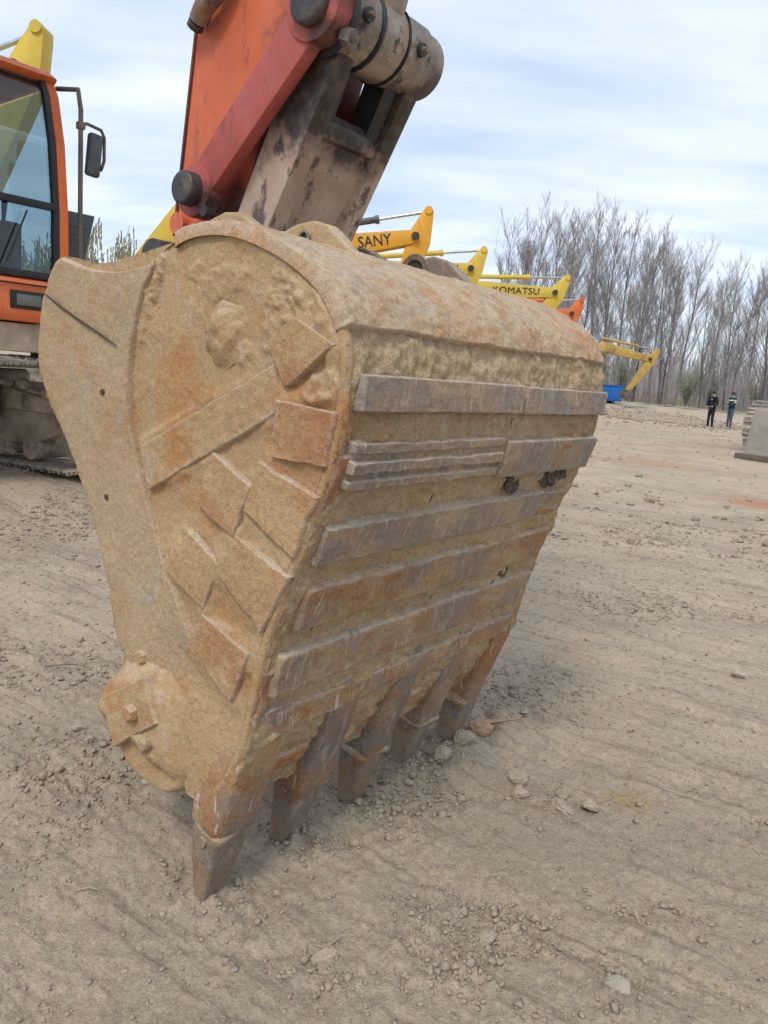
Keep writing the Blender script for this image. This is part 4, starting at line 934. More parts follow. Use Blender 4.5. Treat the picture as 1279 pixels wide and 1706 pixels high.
    def arcp(cx, a0, a1, n_):
        return [(cx+rI*math.cos(R(a0+(a1-a0)*i/n_)), zc+rI*math.sin(R(a0+(a1-a0)*i/n_))) for i in range(n_+1)]
    loop = arcp(xI, -90, 90, 24)+[(xI-(2*xI)*k/30, zc+rI-.035*math.sin(math.pi*k/30*2)**2) for k in range(1, 30)]+arcp(-xI, 90, 270, 24)+[(-xI+2*xI*k/30, zc-rI) for k in range(1, 30)]
    LP = np.array(loop+[loop[0]]); Ls = np.concatenate([[0], np.cumsum(np.hypot(*np.diff(LP, axis=0).T))])
    nsh = 46; shoe_me = None
    prof_sh = [(-.094, .0), (-.094, .018), (-.062, .018), (-.055, .044), (-.046, .044), (-.040, .018), (-.006, .018), (.0, .038), (.008, .038), (.014, .018), (.046, .018), (.052, .044), (.061, .044), (.068, .018), (.098, .012), (.098, .0)]
    for side_ in (1, -1):
        yc = 1.28*side_
        fr_poly = [(-xI, zc-.20), (-xI+.1, zc+.20), (-.9, zc+.24), (.9, zc+.24), (xI-.25, zc+.16), (xI-.18, zc-.16), (xI-.5, zc-.26), (-xI+.3, zc-.28)]
        tr = MB().prism(fr_poly, yc-.19, yc+.19, machine_frame).build('track', 'track_frame', main, .03, rough=.012, sub=1, seed=30, basis=UC)
        mp_('track_guard', [(xI-.75, zc+.02), (xI-.70, zc+.20), (xI-.12, zc+.13), (xI-.05, zc+.02)], yc-.24, yc+.24, 'track_mud', tr, .03)
        MB().tube([(xI, yc-.13, zc), (xI, yc+.13, zc)], rI-.05, 36).build('idler', 'track_frame', tr, .02)
        MB().tube([(xI, yc-.22, zc), (xI, yc+.22, zc)], .12, 16).build('idler_hub', 'track_mud', tr)
        MB().tube([(-xI, yc-.13, zc), (-xI, yc+.13, zc)], rI-.05, 36).build('sprocket', 'track_frame', tr)
        for k in range(7):
            xx = -xI+.48+k*.38; MB().tube([(xx, yc-.2, .20), (xx, yc+.2, .20)], .095, 16).build('roller', 'track_mud', tr)
        for k in range(2): MB().tube([(-.6+k*1.2, yc-.18, .76), (-.6+k*1.2, yc+.18, .76)], .07, 14).build('carrier_roller', 'track_mud', tr)
        if side_ == 1:
            lk = MB()
        for k in range(nsh):
            s_ = (k+.5)/nsh*Ls[-1]; x_ = np.interp(s_, Ls, LP[:, 0]); z_ = np.interp(s_, Ls, LP[:, 1])
            e = .01; dx = np.interp(s_+e, Ls, LP[:, 0])-np.interp(s_-e, Ls, LP[:, 0]); dz = np.interp(s_+e, Ls, LP[:, 1])-np.interp(s_-e, Ls, LP[:, 1])
            a = math.atan2(dz, dx)
            M_ = Matrix(((math.cos(a), 0, math.sin(a), x_), (0, 1, 0, yc), (math.sin(a), 0, -math.cos(a), z_), (0, 0, 0, 1)))
            if shoe_me is None:
                o = MB().prism(prof_sh, -.30, .30, machine_frame).build('track_shoe', 'track_shoe', tr, .003, 1, rough=.002); shoe_me = o.data
                for v in shoe_me.vertices: v.co.y *= 1.0
            else:
                o = bpy.data.objects.new('track_shoe', shoe_me); link(o, tr)
            o.matrix_basis = M_
        # packed mud lumps along the frame
        rr = random.Random(77+side_)
        for k in range(18 if side_ == 1 else 0):
            mb = MB(); blob(mb, (rr.uniform(-.6, 1.45), yc+rr.choice((-.2, -.22)), rr.choice((.14, .18, .68, .72))+rr.uniform(-.03, .05)), rr.uniform(.03, .075), rr, (1.3, .8, .7), 2); mb.build('mud_lump', 'track_mud', tr)
    MB().box((0, 0, .62), (1.7, 2.1, .42)).build('car_body', 'undercarriage', main, .06, basis=UC)
build_main()
print('main ok')

# ------------------------------------------------------------------ other excavators (machine space)
def lettering(text, size, loc, mat, parent, basis=None, squash=1.0, bold=.003):
    cu = bpy.data.curves.new('lettering', 'FONT'); cu.body = text; cu.size = size; cu.extrude = .004;  cu.align_x = 'CENTER'; cu.align_y = 'CENTER'; cu.resolution_u = 3
    t = bpy.data.objects.new('tmp', cu); C.objects.link(t)
    dg = bpy.context.evaluated_depsgraph_get(); me = bpy.data.meshes.new_from_object(t.evaluated_get(dg)); bpy.data.objects.remove(t)
    for v in me.vertices: v.co.x *= squash
    me.materials.clear(); me.materials.append(MATS[mat])
    o = bpy.data.objects.new('lettering', me); link(o, parent); o.matrix_basis = basis if basis is not None else Matrix.Translation(loc)
    return o
def make_excavator(label, loc, heading, tip, pitch, arm_ang, pal, text=None, text_size=.3, text_mat='lettering', text_pos=.5, barrel=None, beam=2.9, group=None, scale=1.0, bucket_up=0.25, arm_len=2.6, boom_d=(.42, .62, .36), squash=1.12, bsc=1.0, flat=False):
    """tip: boom-tip pin (x, z) in machine space; pitch: slope of the outer boom; arm_ang: arm direction from the pin"""
    z0 = gz(loc[0], loc[1]); M = Matrix.Translation((loc[0], loc[1], z0)) @ rotz(heading) @ Matrix.Scale(scale, 4)
    r = empty('excavator', M); tag(r, label, 'excavator', group)
    def mp_(name, poly, y0, y1, mat, parent=r, bev=.03): return MB().prism(poly, y0, y1, machine_frame).build(name, mat, parent, bev)
    for s_ in (-1, 1):
        yc = 1.25*s_; rI, xI, zc = .44, 1.75, .48
        lp = circ((xI, zc), rI, 14, -math.pi/2, math.pi/2)+circ((-xI, zc), rI, 14, math.pi/2, 1.5*math.pi)
        t = MB(); t.prism(lp, yc-.15, yc+.15, machine_frame)
        n = len(lp); LPp = np.array(lp+[lp[0]]); Ls = np.concatenate([[0], np.cumsum(np.hypot(*np.diff(LPp, axis=0).T))])
        for k in range(44):
            q = (k+.5)/44*Ls[-1]; x_, z_ = np.interp(q, Ls, LPp[:, 0]), np.interp(q, Ls, LPp[:, 1])
            dx, dz = np.interp((q+.01) % Ls[-1], Ls, LPp[:, 0])-x_, np.interp((q+.01) % Ls[-1], Ls, LPp[:, 1])-z_
            a = -math.atan2(dz, dx); m3 = Matrix.Rotation(a, 3, 'Y')
            t.box((x_, yc, z_), (.165, .6, .05), m3); t.box(Vector((x_, yc, z_))+m3 @ Vector((0, 0, -.045)), (.03, .6, .05), m3)
        t.build('track', 'track_shoe', r, 0, smooth=False)
    MB().box((0, 0, .72), (1.6, 2.0, .4)).build('car_body', 'undercarriage', r, .05)
    MB().tube([(0, 0, .9), (0, 0, 1.08)], .65, 28).build('turntable', 'undercarriage', r)
    mp_('house', [(1.3, 1.08), (1.3, 1.3), (.2, 1.4), (.1, 1.95), (-1.0, 2.1), (-2.3, 2.1), (-2.4, 1.2), (-2.2, 1.08)], -1.32, 1.32, pal[0])
    mp_('counterweight', [(-2.2, 1.08), (-2.2, 2.15), (-2.75, 2.1), (-2.85, 1.3), (-2.7, 1.08)], -1.35, 1.35, pal[1], bev=.08)
    cab = mp_('cab', [(1.75, 1.1), (1.78, 1.55), (.2, 1.55), (.2, 1.1)], .4, 1.34, pal[0])
    mp_('cab_roof', [(1.35, 2.86), (1.25, 2.94), (.15, 2.94), (.15, 2.84)], .39, 1.35, pal[0], cab)
    for (xa, xb) in ((1.74, 1.32), (.26, .26)):
        for y_ in (.44, 1.30): MB().tube([(xa, y_, 1.5), ((xa+xb)/2+.12*(xa > 1), y_, 2.3), (xb, y_, 2.88)], .045, 6).build('pillar', pal[0], cab)
    m = MB(); m.prism([(1.70, 1.56), (1.60, 2.3), (1.30, 2.84), (.28, 2.84), (.28, 1.56)], .43, .437, machine_frame); m.prism([(1.70, 1.56), (1.60, 2.3), (1.30, 2.84), (.28, 2.84), (.28, 1.56)], 1.303, 1.31, machine_frame); m.build('side_pane', 'cab_glass', cab)
    MB().prism([(1.71, 1.56), (1.61, 2.3), (1.31, 2.84), (1.303, 2.84), (1.603, 2.3), (1.703, 1.56)], .47, 1.27, machine_frame).build('window_pane', 'cab_glass', cab)
    MB().box((.7, .87, 1.9), (.5, .5, .7)).build('seat', 'seat_fabric', cab, .08)
    # boom
    tx, tz = tip; d = Vector((math.cos(pitch), math.sin(pitch))); nrm = Vector((-d.y, d.x))
    K = Vector((tx, tz))-d*beam; F = Vector((.55, 1.55))
    e = (K-F).normalized(); ne = Vector((-e.y, e.x)); nk = (nrm+ne).normalized()
    top = [F+ne*boom_d[0]/2, K-e*.35+ne*boom_d[1]/2, K+nk*boom_d[1]*.55, K+d*.45+nrm*boom_d[1]/2, Vector((tx, tz))+nrm*boom_d[2]/2-d*.12, Vector((tx, tz))+nrm*.12+d*.05]
    bot = [F-ne*boom_d[0]/2, K-e*.25-ne*boom_d[1]/2, K-nk*boom_d[1]*.45, K+d*.5-nrm*boom_d[1]/2, Vector((tx, tz))-nrm*boom_d[2]/2-d*.12, Vector((tx, tz))-nrm*.12+d*.05]
    boom = mp_('boom', [tuple(p) for p in top]+[tuple(p) for p in bot[::-1]], -.24, .24, pal[0], bev=.025)
    MB().tube([(tx, -.32, tz), (tx, .32, tz)], .10, 18).build('boom_pin', 'black_steel', boom)
    if text:
        c = Vector((tx, tz))-d*beam*text_pos; bs = Matrix(((d.x, nrm.x, 0, c.x), (0, 0, -1, -.250), (d.y, nrm.y, 0, c.y), (0, 0, 0, 1)))
        # columns: text X -> along boom, text Y -> boom normal, text Z -> out of the right side
        lettering(text, text_size, None, text_mat, boom, bs, squash)
    for s_ in (-.4, .4):
        a = Vector((1.25, s_, 1.05)); b_ = Vector((K.x-.1, s_*.85, K.y-.15)); mdl = a.lerp(b_, .55)
        MB().tube([a, mdl], .09, 14).build('boom_cylinder', pal[0], r); MB().tube([mdl, b_], .05, 12).build('boom_rod', 'chrome', r)
    # arm: rear horn up and forward, stick down
    ad = Vector((math.cos(arm_ang), math.sin(arm_ang))); an = Vector((-ad.y, ad.x))
    if an.x > 0: an = -an                        # towards the machine
    Tp = Vector((tx, tz)); horn = Tp-ad*.72-an*.12
    ap = [horn+an*.10-ad*.06, horn-an*.12-ad*.04, horn-an*.16+ad*.10, Tp-an*.42+ad*.05, Tp-an*.36+ad*.6, Tp-an*.10+ad*arm_len, Tp+an*.10+ad*arm_len, Tp+an*.16+ad*.55, Tp+an*.20+ad*.12, Tp+an*.16-ad*.16]
    arm_ = mp_('arm', [tuple(p) for p in ap], -.20, .20, pal[0])
    MB().tube([(horn.x, -.24, horn.y), (horn.x, .24, horn.y)], .10, 14).build('arm_pin', pal[0], arm_)
    c0 = K+nk*boom_d[1]*.55-d*.1+nrm*.18; c1 = horn; cd = (c1-c0); p0 = Vector((c0.x, 0, c0.y)); p1 = Vector((c1.x, 0, c1.y)); pm = p0.lerp(p1, .62)
    ac = MB().tube([p0, pm], .085, 16).build('arm_cylinder', barrel or pal[0], r)
    MB().tube([pm, p1], .042, 12).build('rod', 'chrome', ac); MB().tube([p0.lerp(p1, .605), p0.lerp(p1, .635)], .11, 16).build('gland', barrel or pal[0], ac)
    # bucket under the arm end
    be = Tp+ad*arm_len
    bp = [(0, .05), (.25, .0), (.42, -.25), (.38, -.62), (.12, -.95), (-.25, -1.1), (-.30, -1.05), (.05, -.82), (.20, -.5), (.10, -.2)]
    bz = max(be.y-1.12, 0); bp = [(x_*bsc, z_*bsc) for x_, z_ in bp]; bp = [(be.x+x_*1.0, be.y+z_*((be.y-.02)/1.1 if be.y < 2.2 else 1)) for x_, z_ in bp]
    if flat:
        bp = [(be.x+x_, be.y+z_*be.y/1.1) for x_, z_ in [(.10, .0), (.30, -.05), (.48, -.90), (.62, -1.06), (.64, -1.1), (-.30, -1.1), (-.34, -.98), (-.05, -.86), (.05, -.3)]]
    bu = MB().prism(bp, -.55, .55, machine_frame).build('bucket', pal[2], r, .02)
    if flat:
        MB().box((be.x+.50, 0, .06), (.34, 1.26, .09)).build('cutting_edge', 'undercarriage', bu, .01)
    outl = [bp[0], bp[1], bp[2], bp[3], bp[4], bp[5], (be.x-.42, bp[5][1]+.35), (be.x-.30, be.y-.1)]
    for s_ in (-.56, .54): MB().prism(outl, s_, s_+.02, machine_frame).build('side_plate', pal[2], bu, .005)
    for k in range(5):
        y_ = -.46+.23*k; q = bp[5]; MB().add([(q[0]-.02, y_-.04, q[1]+.06), (q[0]-.02, y_+.04, q[1]+.06), (q[0]+.10, y_+.04, q[1]+.03), (q[0]+.10, y_-.04, q[1]+.03), (q[0]-.22, y_-.015, q[1]-.05), (q[0]-.22, y_+.015, q[1]-.05)],
            [(0, 1, 2, 3), (0, 4, 5, 1), (3, 2, 5, 4), (0, 3, 4), (1, 5, 2)]).build('tooth', 'tooth_steel', bu)
    MB().tube([(horn.x-.1, -.1, horn.y+.1), (be.x+.35*an.x*-1, 0, be.y+.5)], .07, 10).build('bucket_cylinder', pal[0], r) if False else None
    return r
YK = ('yellow_komatsu', 'yellow_komatsu', 'yellow_komatsu'); YS = ('yellow_sany', 'charcoal', 'yellow_sany')
def row(label, tipw, pitch, arm_ang, pal, text=None, heading=0.0, tipx=5.4, **k):
    """tipw: world position of the boom-tip pin"""
    lx, ly = tipw[0]-tipx*math.cos(heading), tipw[1]-tipx*math.sin(heading)
    return make_excavator(label, (lx, ly), heading, (tipx, tipw[2]-gz(lx, ly)), pitch, arm_ang, pal, text, **k)
row('amber excavator with black lettering, its boom nearest right of the orange arm', (.25, 20.96, 4.68), R(11), R(-104), YS, 'SANY', barrel='charcoal', text_size=.40, text_pos=.365, beam=2.9, squash=.86)
row('yellow excavator between the amber one and the lettered yellow boom at right', (2.17, 26.05, 4.68), R(6), R(-112), YK, 'KOMATSU', text_size=.34, text_mat='lettering_blue', text_pos=.44)
row('yellow excavator with dark lettering on its boom, rightmost yellow in the row', (5.73, 30.1, 4.60), R(2), R(-117), YK, 'KOMATSU', text_size=.34, text_mat='lettering', text_pos=.47, beam=3.1)
row('orange excavator whose arm shows just behind the rightmost yellow boom', (7.55, 35.2, 4.35), R(3), R(-112), ('cab_orange', 'cab_orange', 'cab_orange'), arm_len=2.4)
row('pale yellow excavator whose boom rises behind the orange arm on the left', (-1.45, 16.6, 4.6), R(-2), R(-106), YK, tipx=5.6, beam=2.5)
row('yellow excavator arm end showing above the orange cab roof', (-6.72, 14.1, 5.72), R(24), R(-108), YK, tipx=5.6, beam=2.6)
far = row('small weathered yellow excavator before the trees beside the blue container', (15.75, 49.2, 3.25), R(-10), R(-118), ('yellow_far', 'yellow_far', 'undercarriage'), tipx=6.4, beam=3.0, arm_len=2.3, bsc=.5, text=None)
make_excavator('excavator at the right edge with muddy tracks and its bucket on the ground', (12.25, 20.0), R(224), (5.0, 3.9), R(-20), R(-108), ('yellow_sany', 'charcoal', 'bucket_grey'), scale=1.3, arm_len=3.2, flat=True)
print('row ok')

# ------------------------------------------------------------------ blue container
def container():
    x, y = 13.5, 53.2; r = empty('container', Matrix.Translation((x, y, gz(x, y))) @ rotz(R(-4))); tag(r, 'bright blue open steel container by the far yellow excavator', 'container')
    MB().box((0, 0, .18), (3.6, 1.8, .08)).build('floor', 'blue_paint', r)
    for s_ in (-.9, .9):
        MB().box((0, s_, .68), (3.6, .05, .95)).build('wall', 'blue_paint', r)
        MB().box((0, s_*1.03, 1.17), (3.7, .09, .07)).build('top_rail', 'blue_paint', r)
        for k in range(7): MB().box((-1.65+k*.55, s_*1.04, .66), (.07, .05, .9)).build('rib', 'blue_paint', r)
    for s_ in (-1.8, 1.8): MB().box((s_, 0, .68), (.05, 1.74, .95)).build('wall', 'blue_paint', r)
    for s_ in (-1.3, 1.3): MB().box((s_, 0, .07), (.2, 1.6, .14)).build('skid', 'undercarriage', r)
container()

# ------------------------------------------------------------------ people
def person(label, loc, heading, pose, parts):
    """skinned continuous body; parts: function (co) -> material index"""
    J, E, rad = pose
    me = bpy.data.meshes.new('body'); me.from_pydata(J, E, []); ob = bpy.data.objects.new('tmp', me); C.objects.link(ob)
    sk = ob.modifiers.new('s', 'SKIN'); ob.modifiers.new('d', 'SUBSURF').levels = 2
    for i, v in enumerate(me.skin_vertices[0].data): v.radius = rad[i] if hasattr(rad[i], '__len__') else (rad[i], rad[i]); v.use_root = (i == 0)
    dg = bpy.context.evaluated_depsgraph_get(); m2 = bpy.data.meshes.new_from_object(ob.evaluated_get(dg)); bpy.data.objects.remove(ob)
    M = Matrix.Translation((loc[0], loc[1], gz(loc[0], loc[1]))) @ rotz(heading)
    r = empty('person', M); tag(r, label, 'person')
    m2.name = 'body'; m2.materials.clear()
    for k in parts['mats']: m2.materials.append(MATS[k])
    for p in m2.polygons: p.material_index = parts['fn'](p.center); p.use_smooth = True
    b = bpy.data.objects.new('body', m2); link(b, r)
    # hair cap, face details, shoes
    hx, hy, hz = parts['head']; rn = random.Random(3)
    m = MB(); blob(m, (hx-.018, hy, hz+.035), .108, rn, (.98, .86, .88), 3, .06); m.build('hair', 'hair', r)
    m = MB(); m.tube([(hx+.085, hy, hz+.02), (hx+.115, hy, hz-.02), (hx+.09, hy, hz-.035)], [.01, .016, .012], 8); m.build('nose', parts.get('face', 'skin'), r)
    for s_ in (-1, 1):
        m = MB(); blob(m, (hx+.088, hy+s_*.035, hz+.015), .012, rn, (1, 1, .7), 1, .02); m.build('eye', 'hair', r)
        m = MB(); blob(m, (hx, hy+s_*.088, hz), .026, rn, (.6, .4, 1.1), 2, .05); m.build('ear', parts.get('face', 'skin'), r)
    m = MB(); m.box((hx+.088, hy, hz-.06), (.012, .045, .01)); m.build('mouth', 'dark_red', r)
    for (fx_, fy_, fz_, a) in parts['feet']:
        m = MB(); blob(m, (0, 0, .04), .115, rn, (1.1, .40, .40), 3, .03); o = m.build('shoe', 'shoe_grey', r); o.matrix_basis = Matrix.Translation((fx_+.05, fy_, fz_)) @ rotz(a)
    for k in parts.get('hands', ()):
        c, d_ = Vector(k[0]), Vector(k[1]).normalized(); sd_ = d_.cross(Vector((0, 0, 1))).normalized()
        m = MB()
        for f_ in range(4):
            o_ = sd_*(.018*(f_-1.5)); ln = (.062, .072, .068, .052)[f_]
            m.tube([c+o_, c+o_+d_*ln*.5, c+o_+d_*ln*.8-Vector((0, 0, .018)), c+o_+d_*ln*.85-Vector((0, 0, .035))], [.010, .009, .008, .006], 6)
        m.tube([c-sd_*.03-d_*.03, c-sd_*.05+d_*.01, c-sd_*.045+d_*.035], [.012, .010, .007], 6); m.build('fingers', 'skin', r)
    for (nm, mt, mb) in parts.get('extra', ()): mb.build(nm, mt, r)
    return r
# joints: 0 pelvis 1 waist 2 chest 3 neckbase 4 neck 5 head 6 headtop | legs L 7 hip 8 knee 9 ankle 10 toe | R 11-14 | arms L 15 shoulder 16 elbow 17 wrist 18 palm | R 19-22
EDG = [(0, 1), (1, 2), (2, 3), (3, 4), (4, 5), (5, 6), (0, 7), (7, 8), (8, 9), (9, 10), (0, 11), (11, 12), (12, 13), (13, 14), (3, 15), (15, 16), (16, 17), (17, 18), (3, 19), (19, 20), (20, 21), (21, 22)]
RAD = [(.15, .12), (.145, .11), (.17, .12), (.11, .09), .055, (.082, .092), (.06, .065), .095, .065, .05, .035, .095, .065, .05, .035, .08, .055, .042, .036, .08, .055, .042, .036]
def body1():
    J = [(0, 0, .93), (0, 0, 1.10), (.02, 0, 1.28), (0, 0, 1.43), (.01, 0, 1.50), (.03, 0, 1.60), (.025, 0, 1.68), (0, .10, .86), (.03, .12, .47), (-.01, .13, .08), (.10, .14, .04), (0, -.10, .86), (.02, -.11, .47), (0, -.12, .08), (.11, -.13, .04),
         (0, .20, 1.39), (.0, .27, 1.12), (.16, .18, 1.00), (.22, .13, 1.0), (0, -.20, 1.39), (0, -.27, 1.12), (.16, -.19, .99), (.22, -.14, .98)]
    return J, EDG, RAD
def body2():
    J = [(0, 0, .93), (0, 0, 1.10), (.02, 0, 1.27), (0, 0, 1.42), (.01, 0, 1.49), (.03, 0, 1.58), (.025, 0, 1.66), (0, .09, .86), (.02, .10, .47), (0, .10, .08), (.11, .12, .04), (0, -.09, .86), (.04, -.10, .47), (.02, -.10, .08), (.13, -.11, .04),
         (0, .20, 1.37), (.05, .26, 1.13), (.24, .12, 1.14), (.26, .03, 1.15), (0, -.20, 1.37), (.05, -.26, 1.12), (.25, -.11, 1.19), (.27, -.02, 1.20)]
    return J, EDG, RAD
def fn1(c):
    if c.z > 1.475: return 0
    if c.x > .185 and .9 < c.z < 1.05: return 0
    return 1 if c.z > .90 else 2
def fn2(c):
    if c.z > 1.465: return 0
    if c.x > .235 and abs(c.y) < .09 and 1.1 < c.z < 1.25: return 0
    if c.z > .92: return 3 if (1.29 < c.z < 1.34 or (abs(c.y) > .19 and 1.22 < c.z < 1.25)) else 1
    return 2
m1 = MB(); m1.box((.165, .06, 1.33), (.012, .07, .03))
person('person in black jacket and trousers with white shoes, hands together', (14.85, 36.3), R(205), body1(), dict(mats=['skin', 'black_cloth', 'black_cloth'], fn=fn1, head=(.03, 0, 1.60), feet=((-.01, .13, 0, .1), (0, -.12, 0, -.1)), hands=(((.225, .12, 1.0), (.5, -.8, -.1)), ((.225, -.13, .98), (.5, .8, -.1))), extra=(('chest_print', 'white_cloth', m1),)))
person('person in dark green jacket with white stripes, arms folded', (15.75, 36.3), R(190), body2(), dict(mats=['skin', 'green_cloth', 'denim', 'white_cloth'], fn=fn2, head=(.03, 0, 1.58), feet=((0, .10, 0, .05), (.02, -.10, 0, -.05)), hands=(((.265, .02, 1.15), (.1, -.9, .1)), ((.275, -.01, 1.20), (.1, .9, .0)))))

# ------------------------------------------------------------------ trees
class TB:
    """many thin tapered tubes, built with numpy"""
    def __init__(s): s.g = {}
    def tube(s, pts, rad, n=3, cap=False):
        s.g.setdefault((len(pts), n), []).append(([tuple(p) for p in pts], list(rad)))
    def arrays(s):
        V, F, base = [], [], 0
        for (m, n), L in s.g.items():
            P = np.array([a for a, _ in L]); rd = np.array([b for _, b in L]); K = len(L)
            d = P[:, -1]-P[:, 0]; d /= np.linalg.norm(d, axis=1)[:, None]+1e-9
            ref = np.where(np.abs(d[:, 2:3]) < .9, np.array([[0, 0, 1.]]), np.array([[1., 0, 0]]))
            a = np.cross(d, ref); a /= np.linalg.norm(a, axis=1)[:, None]; b = np.cross(d, a)
            q = np.arange(n)*2*np.pi/n
            off = np.cos(q)[None, None, :, None]*a[:, None, None, :]+np.sin(q)[None, None, :, None]*b[:, None, None, :]
            v = P[:, :, None, :]+off*rd[:, :, None, None]
            idx = base+np.arange(K*m*n).reshape(K, m, n); j = np.roll(idx, -1, 2)
            F.append(np.stack([idx[:, :-1], j[:, :-1], j[:, 1:], idx[:, 1:]], -1).reshape(-1, 4)); V.append(v.reshape(-1, 3)); base += K*m*n
        return np.concatenate(V), np.concatenate(F)
    def build(s, name, mat, parent=None):
        v, f = s.arrays(); return mesh(name, v, f, mat, parent, True)
def bare_tree(seed, h, multi=1):
    rn = random.Random(seed); trunk, crown = TB(), TB(); U = rn.uniform
    def unit(v):
        l_ = math.sqrt(v[0]**2+v[1]**2+v[2]**2); return (v[0]/l_, v[1]/l_, v[2]/l_)
    def grow(p, d, L, r, depth, mb, up):
        n = (6, 4, 3)[depth]; pts = [p]; q = p; dd = d
        for i in range(n):
            dd = unit((dd[0]+U(-1, 1)*.085, dd[1]+U(-1, 1)*.085, dd[2]+U(-.5, .8)*.085+up)); q = (q[0]+dd[0]*L/n, q[1]+dd[1]*L/n, q[2]+dd[2]*L/n); pts.append(q)
        mb.tube(pts, [r*(1-.86*i/n) for i in range(n+1)], (7, 4, 3)[depth]); return pts
    def at(pts, f):
        k = f*(len(pts)-1); i = min(int(k), len(pts)-2); t = k-i; a, b = pts[i], pts[i+1]
        return tuple(a[c]+(b[c]-a[c])*t for c in range(3)), unit(tuple(b[c]-a[c] for c in range(3)))
    for s in range(multi):
        a0 = U(0, 6.28); o = .35*(multi > 1); off = (math.cos(a0)*o, math.sin(a0)*o, 0); lean = unit((off[0]*.35+U(-.04, .04), off[1]*.35+U(-.04, .04), 1))
        hh = h*U(.82, 1); tp = grow(off, lean, hh, .115*h/14*(.7 if multi > 1 else 1), 0, trunk, .10)
        for b in range(int(30*(.7 if multi > 1 else 1))):
            f = U(.14, .95); p, td = at(tp, f); a = U(0, 6.28); tl = R(U(14, 34)); d = unit((td[0]*math.cos(tl)+math.cos(a)*math.sin(tl), td[1]*math.cos(tl)+math.sin(a)*math.sin(tl), td[2]*math.cos(tl)))
            L = hh*U(.18, .36)*(1.15-f*.6); bp = grow(p, d, L, .034*(1.1-f)*h/14+.011, 1, crown, .08)
            for c in range(8):
                p2, d2 = at(bp, U(.15, 1)); a = U(0, 6.28); dd = unit((d2[0]+math.cos(a)*.5, d2[1]+math.sin(a)*.5, d2[2]+U(0, .4))); L2 = L*U(.22, .5); cp = grow(p2, dd, L2, .011, 2, crown, .10)
                for e in range(6):
                    p3, d3 = at(cp, U(.15, 1)); a = U(0, 6.28); dd = unit((d3[0]+math.cos(a)*.5, d3[1]+math.sin(a)*.5, d3[2]+U(0, .5))); l3 = L2*U(.3, .75); q3 = (p3[0]+dd[0]*l3, p3[1]+dd[1]*l3, p3[2]+dd[2]*l3)
                    crown.tube([p3, q3], [.0085, .003], 3)
    return trunk, crown
protos = []
for k in range(8):
    t, c = bare_tree(900+k, (14.5, 13.6, 15.2, 12.4, 14, 11.5, 13.4, 12)[k], 1 if k < 6 else 4)
    a = t.build('trunk', 'bark'); b = c.build('crown', 'twig'); protos.append((a.data, b.data)); bpy.data.objects.remove(a); bpy.data.objects.remove(b)
def tree(x, y, k, sc, label, group, name='poplar_tree'):
    r = empty(name, Matrix.Translation((x, y, gz(x, y)-.1)) @ rotz(random.random()*6.28) @ Matrix.Scale(sc, 4)); tag(r, label, 'tree', group)
    for nm, d in zip(('trunk', 'crown'), protos[k][:2]): link(bpy.data.objects.new(nm, d), r)
random.seed(12)
tree(10.2, 66.5, 6, 1.06, 'bushy many-stemmed bare tree at the left end of the tree belt', None); tree(11.9, 66.0, 7, 1.1, 'second many-stemmed bare tree from the left end of the tree belt', None)
LBL = 'tall bare grey poplar in the tree belt behind the yard'; GR = 'bare poplars in the tree belt'
def top_lim(px_x):  # wanted crown height along the belt
    return float(np.interp(px_x, [9, 13, 17, 21, 23.5, 25.5, 27.5, 30, 46], [13.6, 14.8, 14.8, 14.4, 12.4, 9.6, 12.5, 13.6, 14]))
xx = 13.0
while xx < 46:
    for rw in range(2 if random.random() < .8 else 1):
        x = xx+random.uniform(-.4, .4)+.5*rw; y = 62.5+rw*4.2+random.uniform(-1.2, 1.2)-.10*(x-13)
        k = random.randrange(6); hk = (14.5, 13.6, 15.2, 12.4, 14, 11.5)[k]; sc = top_lim(x)/hk*random.uniform(.86, 1.03)*(1+.05*rw)
        tree(x, y, k, sc, LBL, GR)
    xx += random.uniform(.95, 1.55)
# willow and brush
def scrub():
    nr = np.random.RandomState(44); mb = TB(); N = 3200
    x = nr.uniform(8, 75, N); y = nr.uniform(67, 100, N)-.08*(x-13); z = ground_h(x, y, False)-.05; h = nr.uniform(1.2, 5.2, N)*(1+.4*(y-68)/30)
    for k in range(N):
        p = Vector((x[k], y[k], z[k])); q = p+Vector((nr.uniform(-.15, .15)*h[k], 0, h[k])); mb.tube([p, p.lerp(q, .5)+Vector((nr.uniform(-.1, .1), 0, 0)), q], [.035, .022, .006])
        for c in range(4):
            p2 = p.lerp(q, nr.uniform(.3, .95)); mb.tube([p2, p2+Vector((nr.uniform(-.5, .5), nr.uniform(-.3, .3), nr.uniform(.3, .9)))*h[k]*.25], [.013, .004])
    tag(mb.build('undergrowth', 'brush'), 'dense grey bare thicket under and behind the poplars', 'thicket', kind='stuff')
    mb = TB(); N = 6000; x = nr.uniform(-60, 110, N); y = nr.uniform(112, 150, N); z = ground_h(x, y, False); h = nr.uniform(4, 9.5, N); dx = nr.uniform(-.9, .9, N)
    for k in range(N):
        mb.tube([(x[k], y[k], z[k]), (x[k]+dx[k]*.3, y[k], z[k]+h[k]*.55), (x[k]+dx[k], y[k], z[k]+h[k])], [.09, .06, .02])
    tag(mb.build('far_wood', 'brush'), 'far bare wood closing the view behind the yard', 'wood', kind='stuff')
scrub()
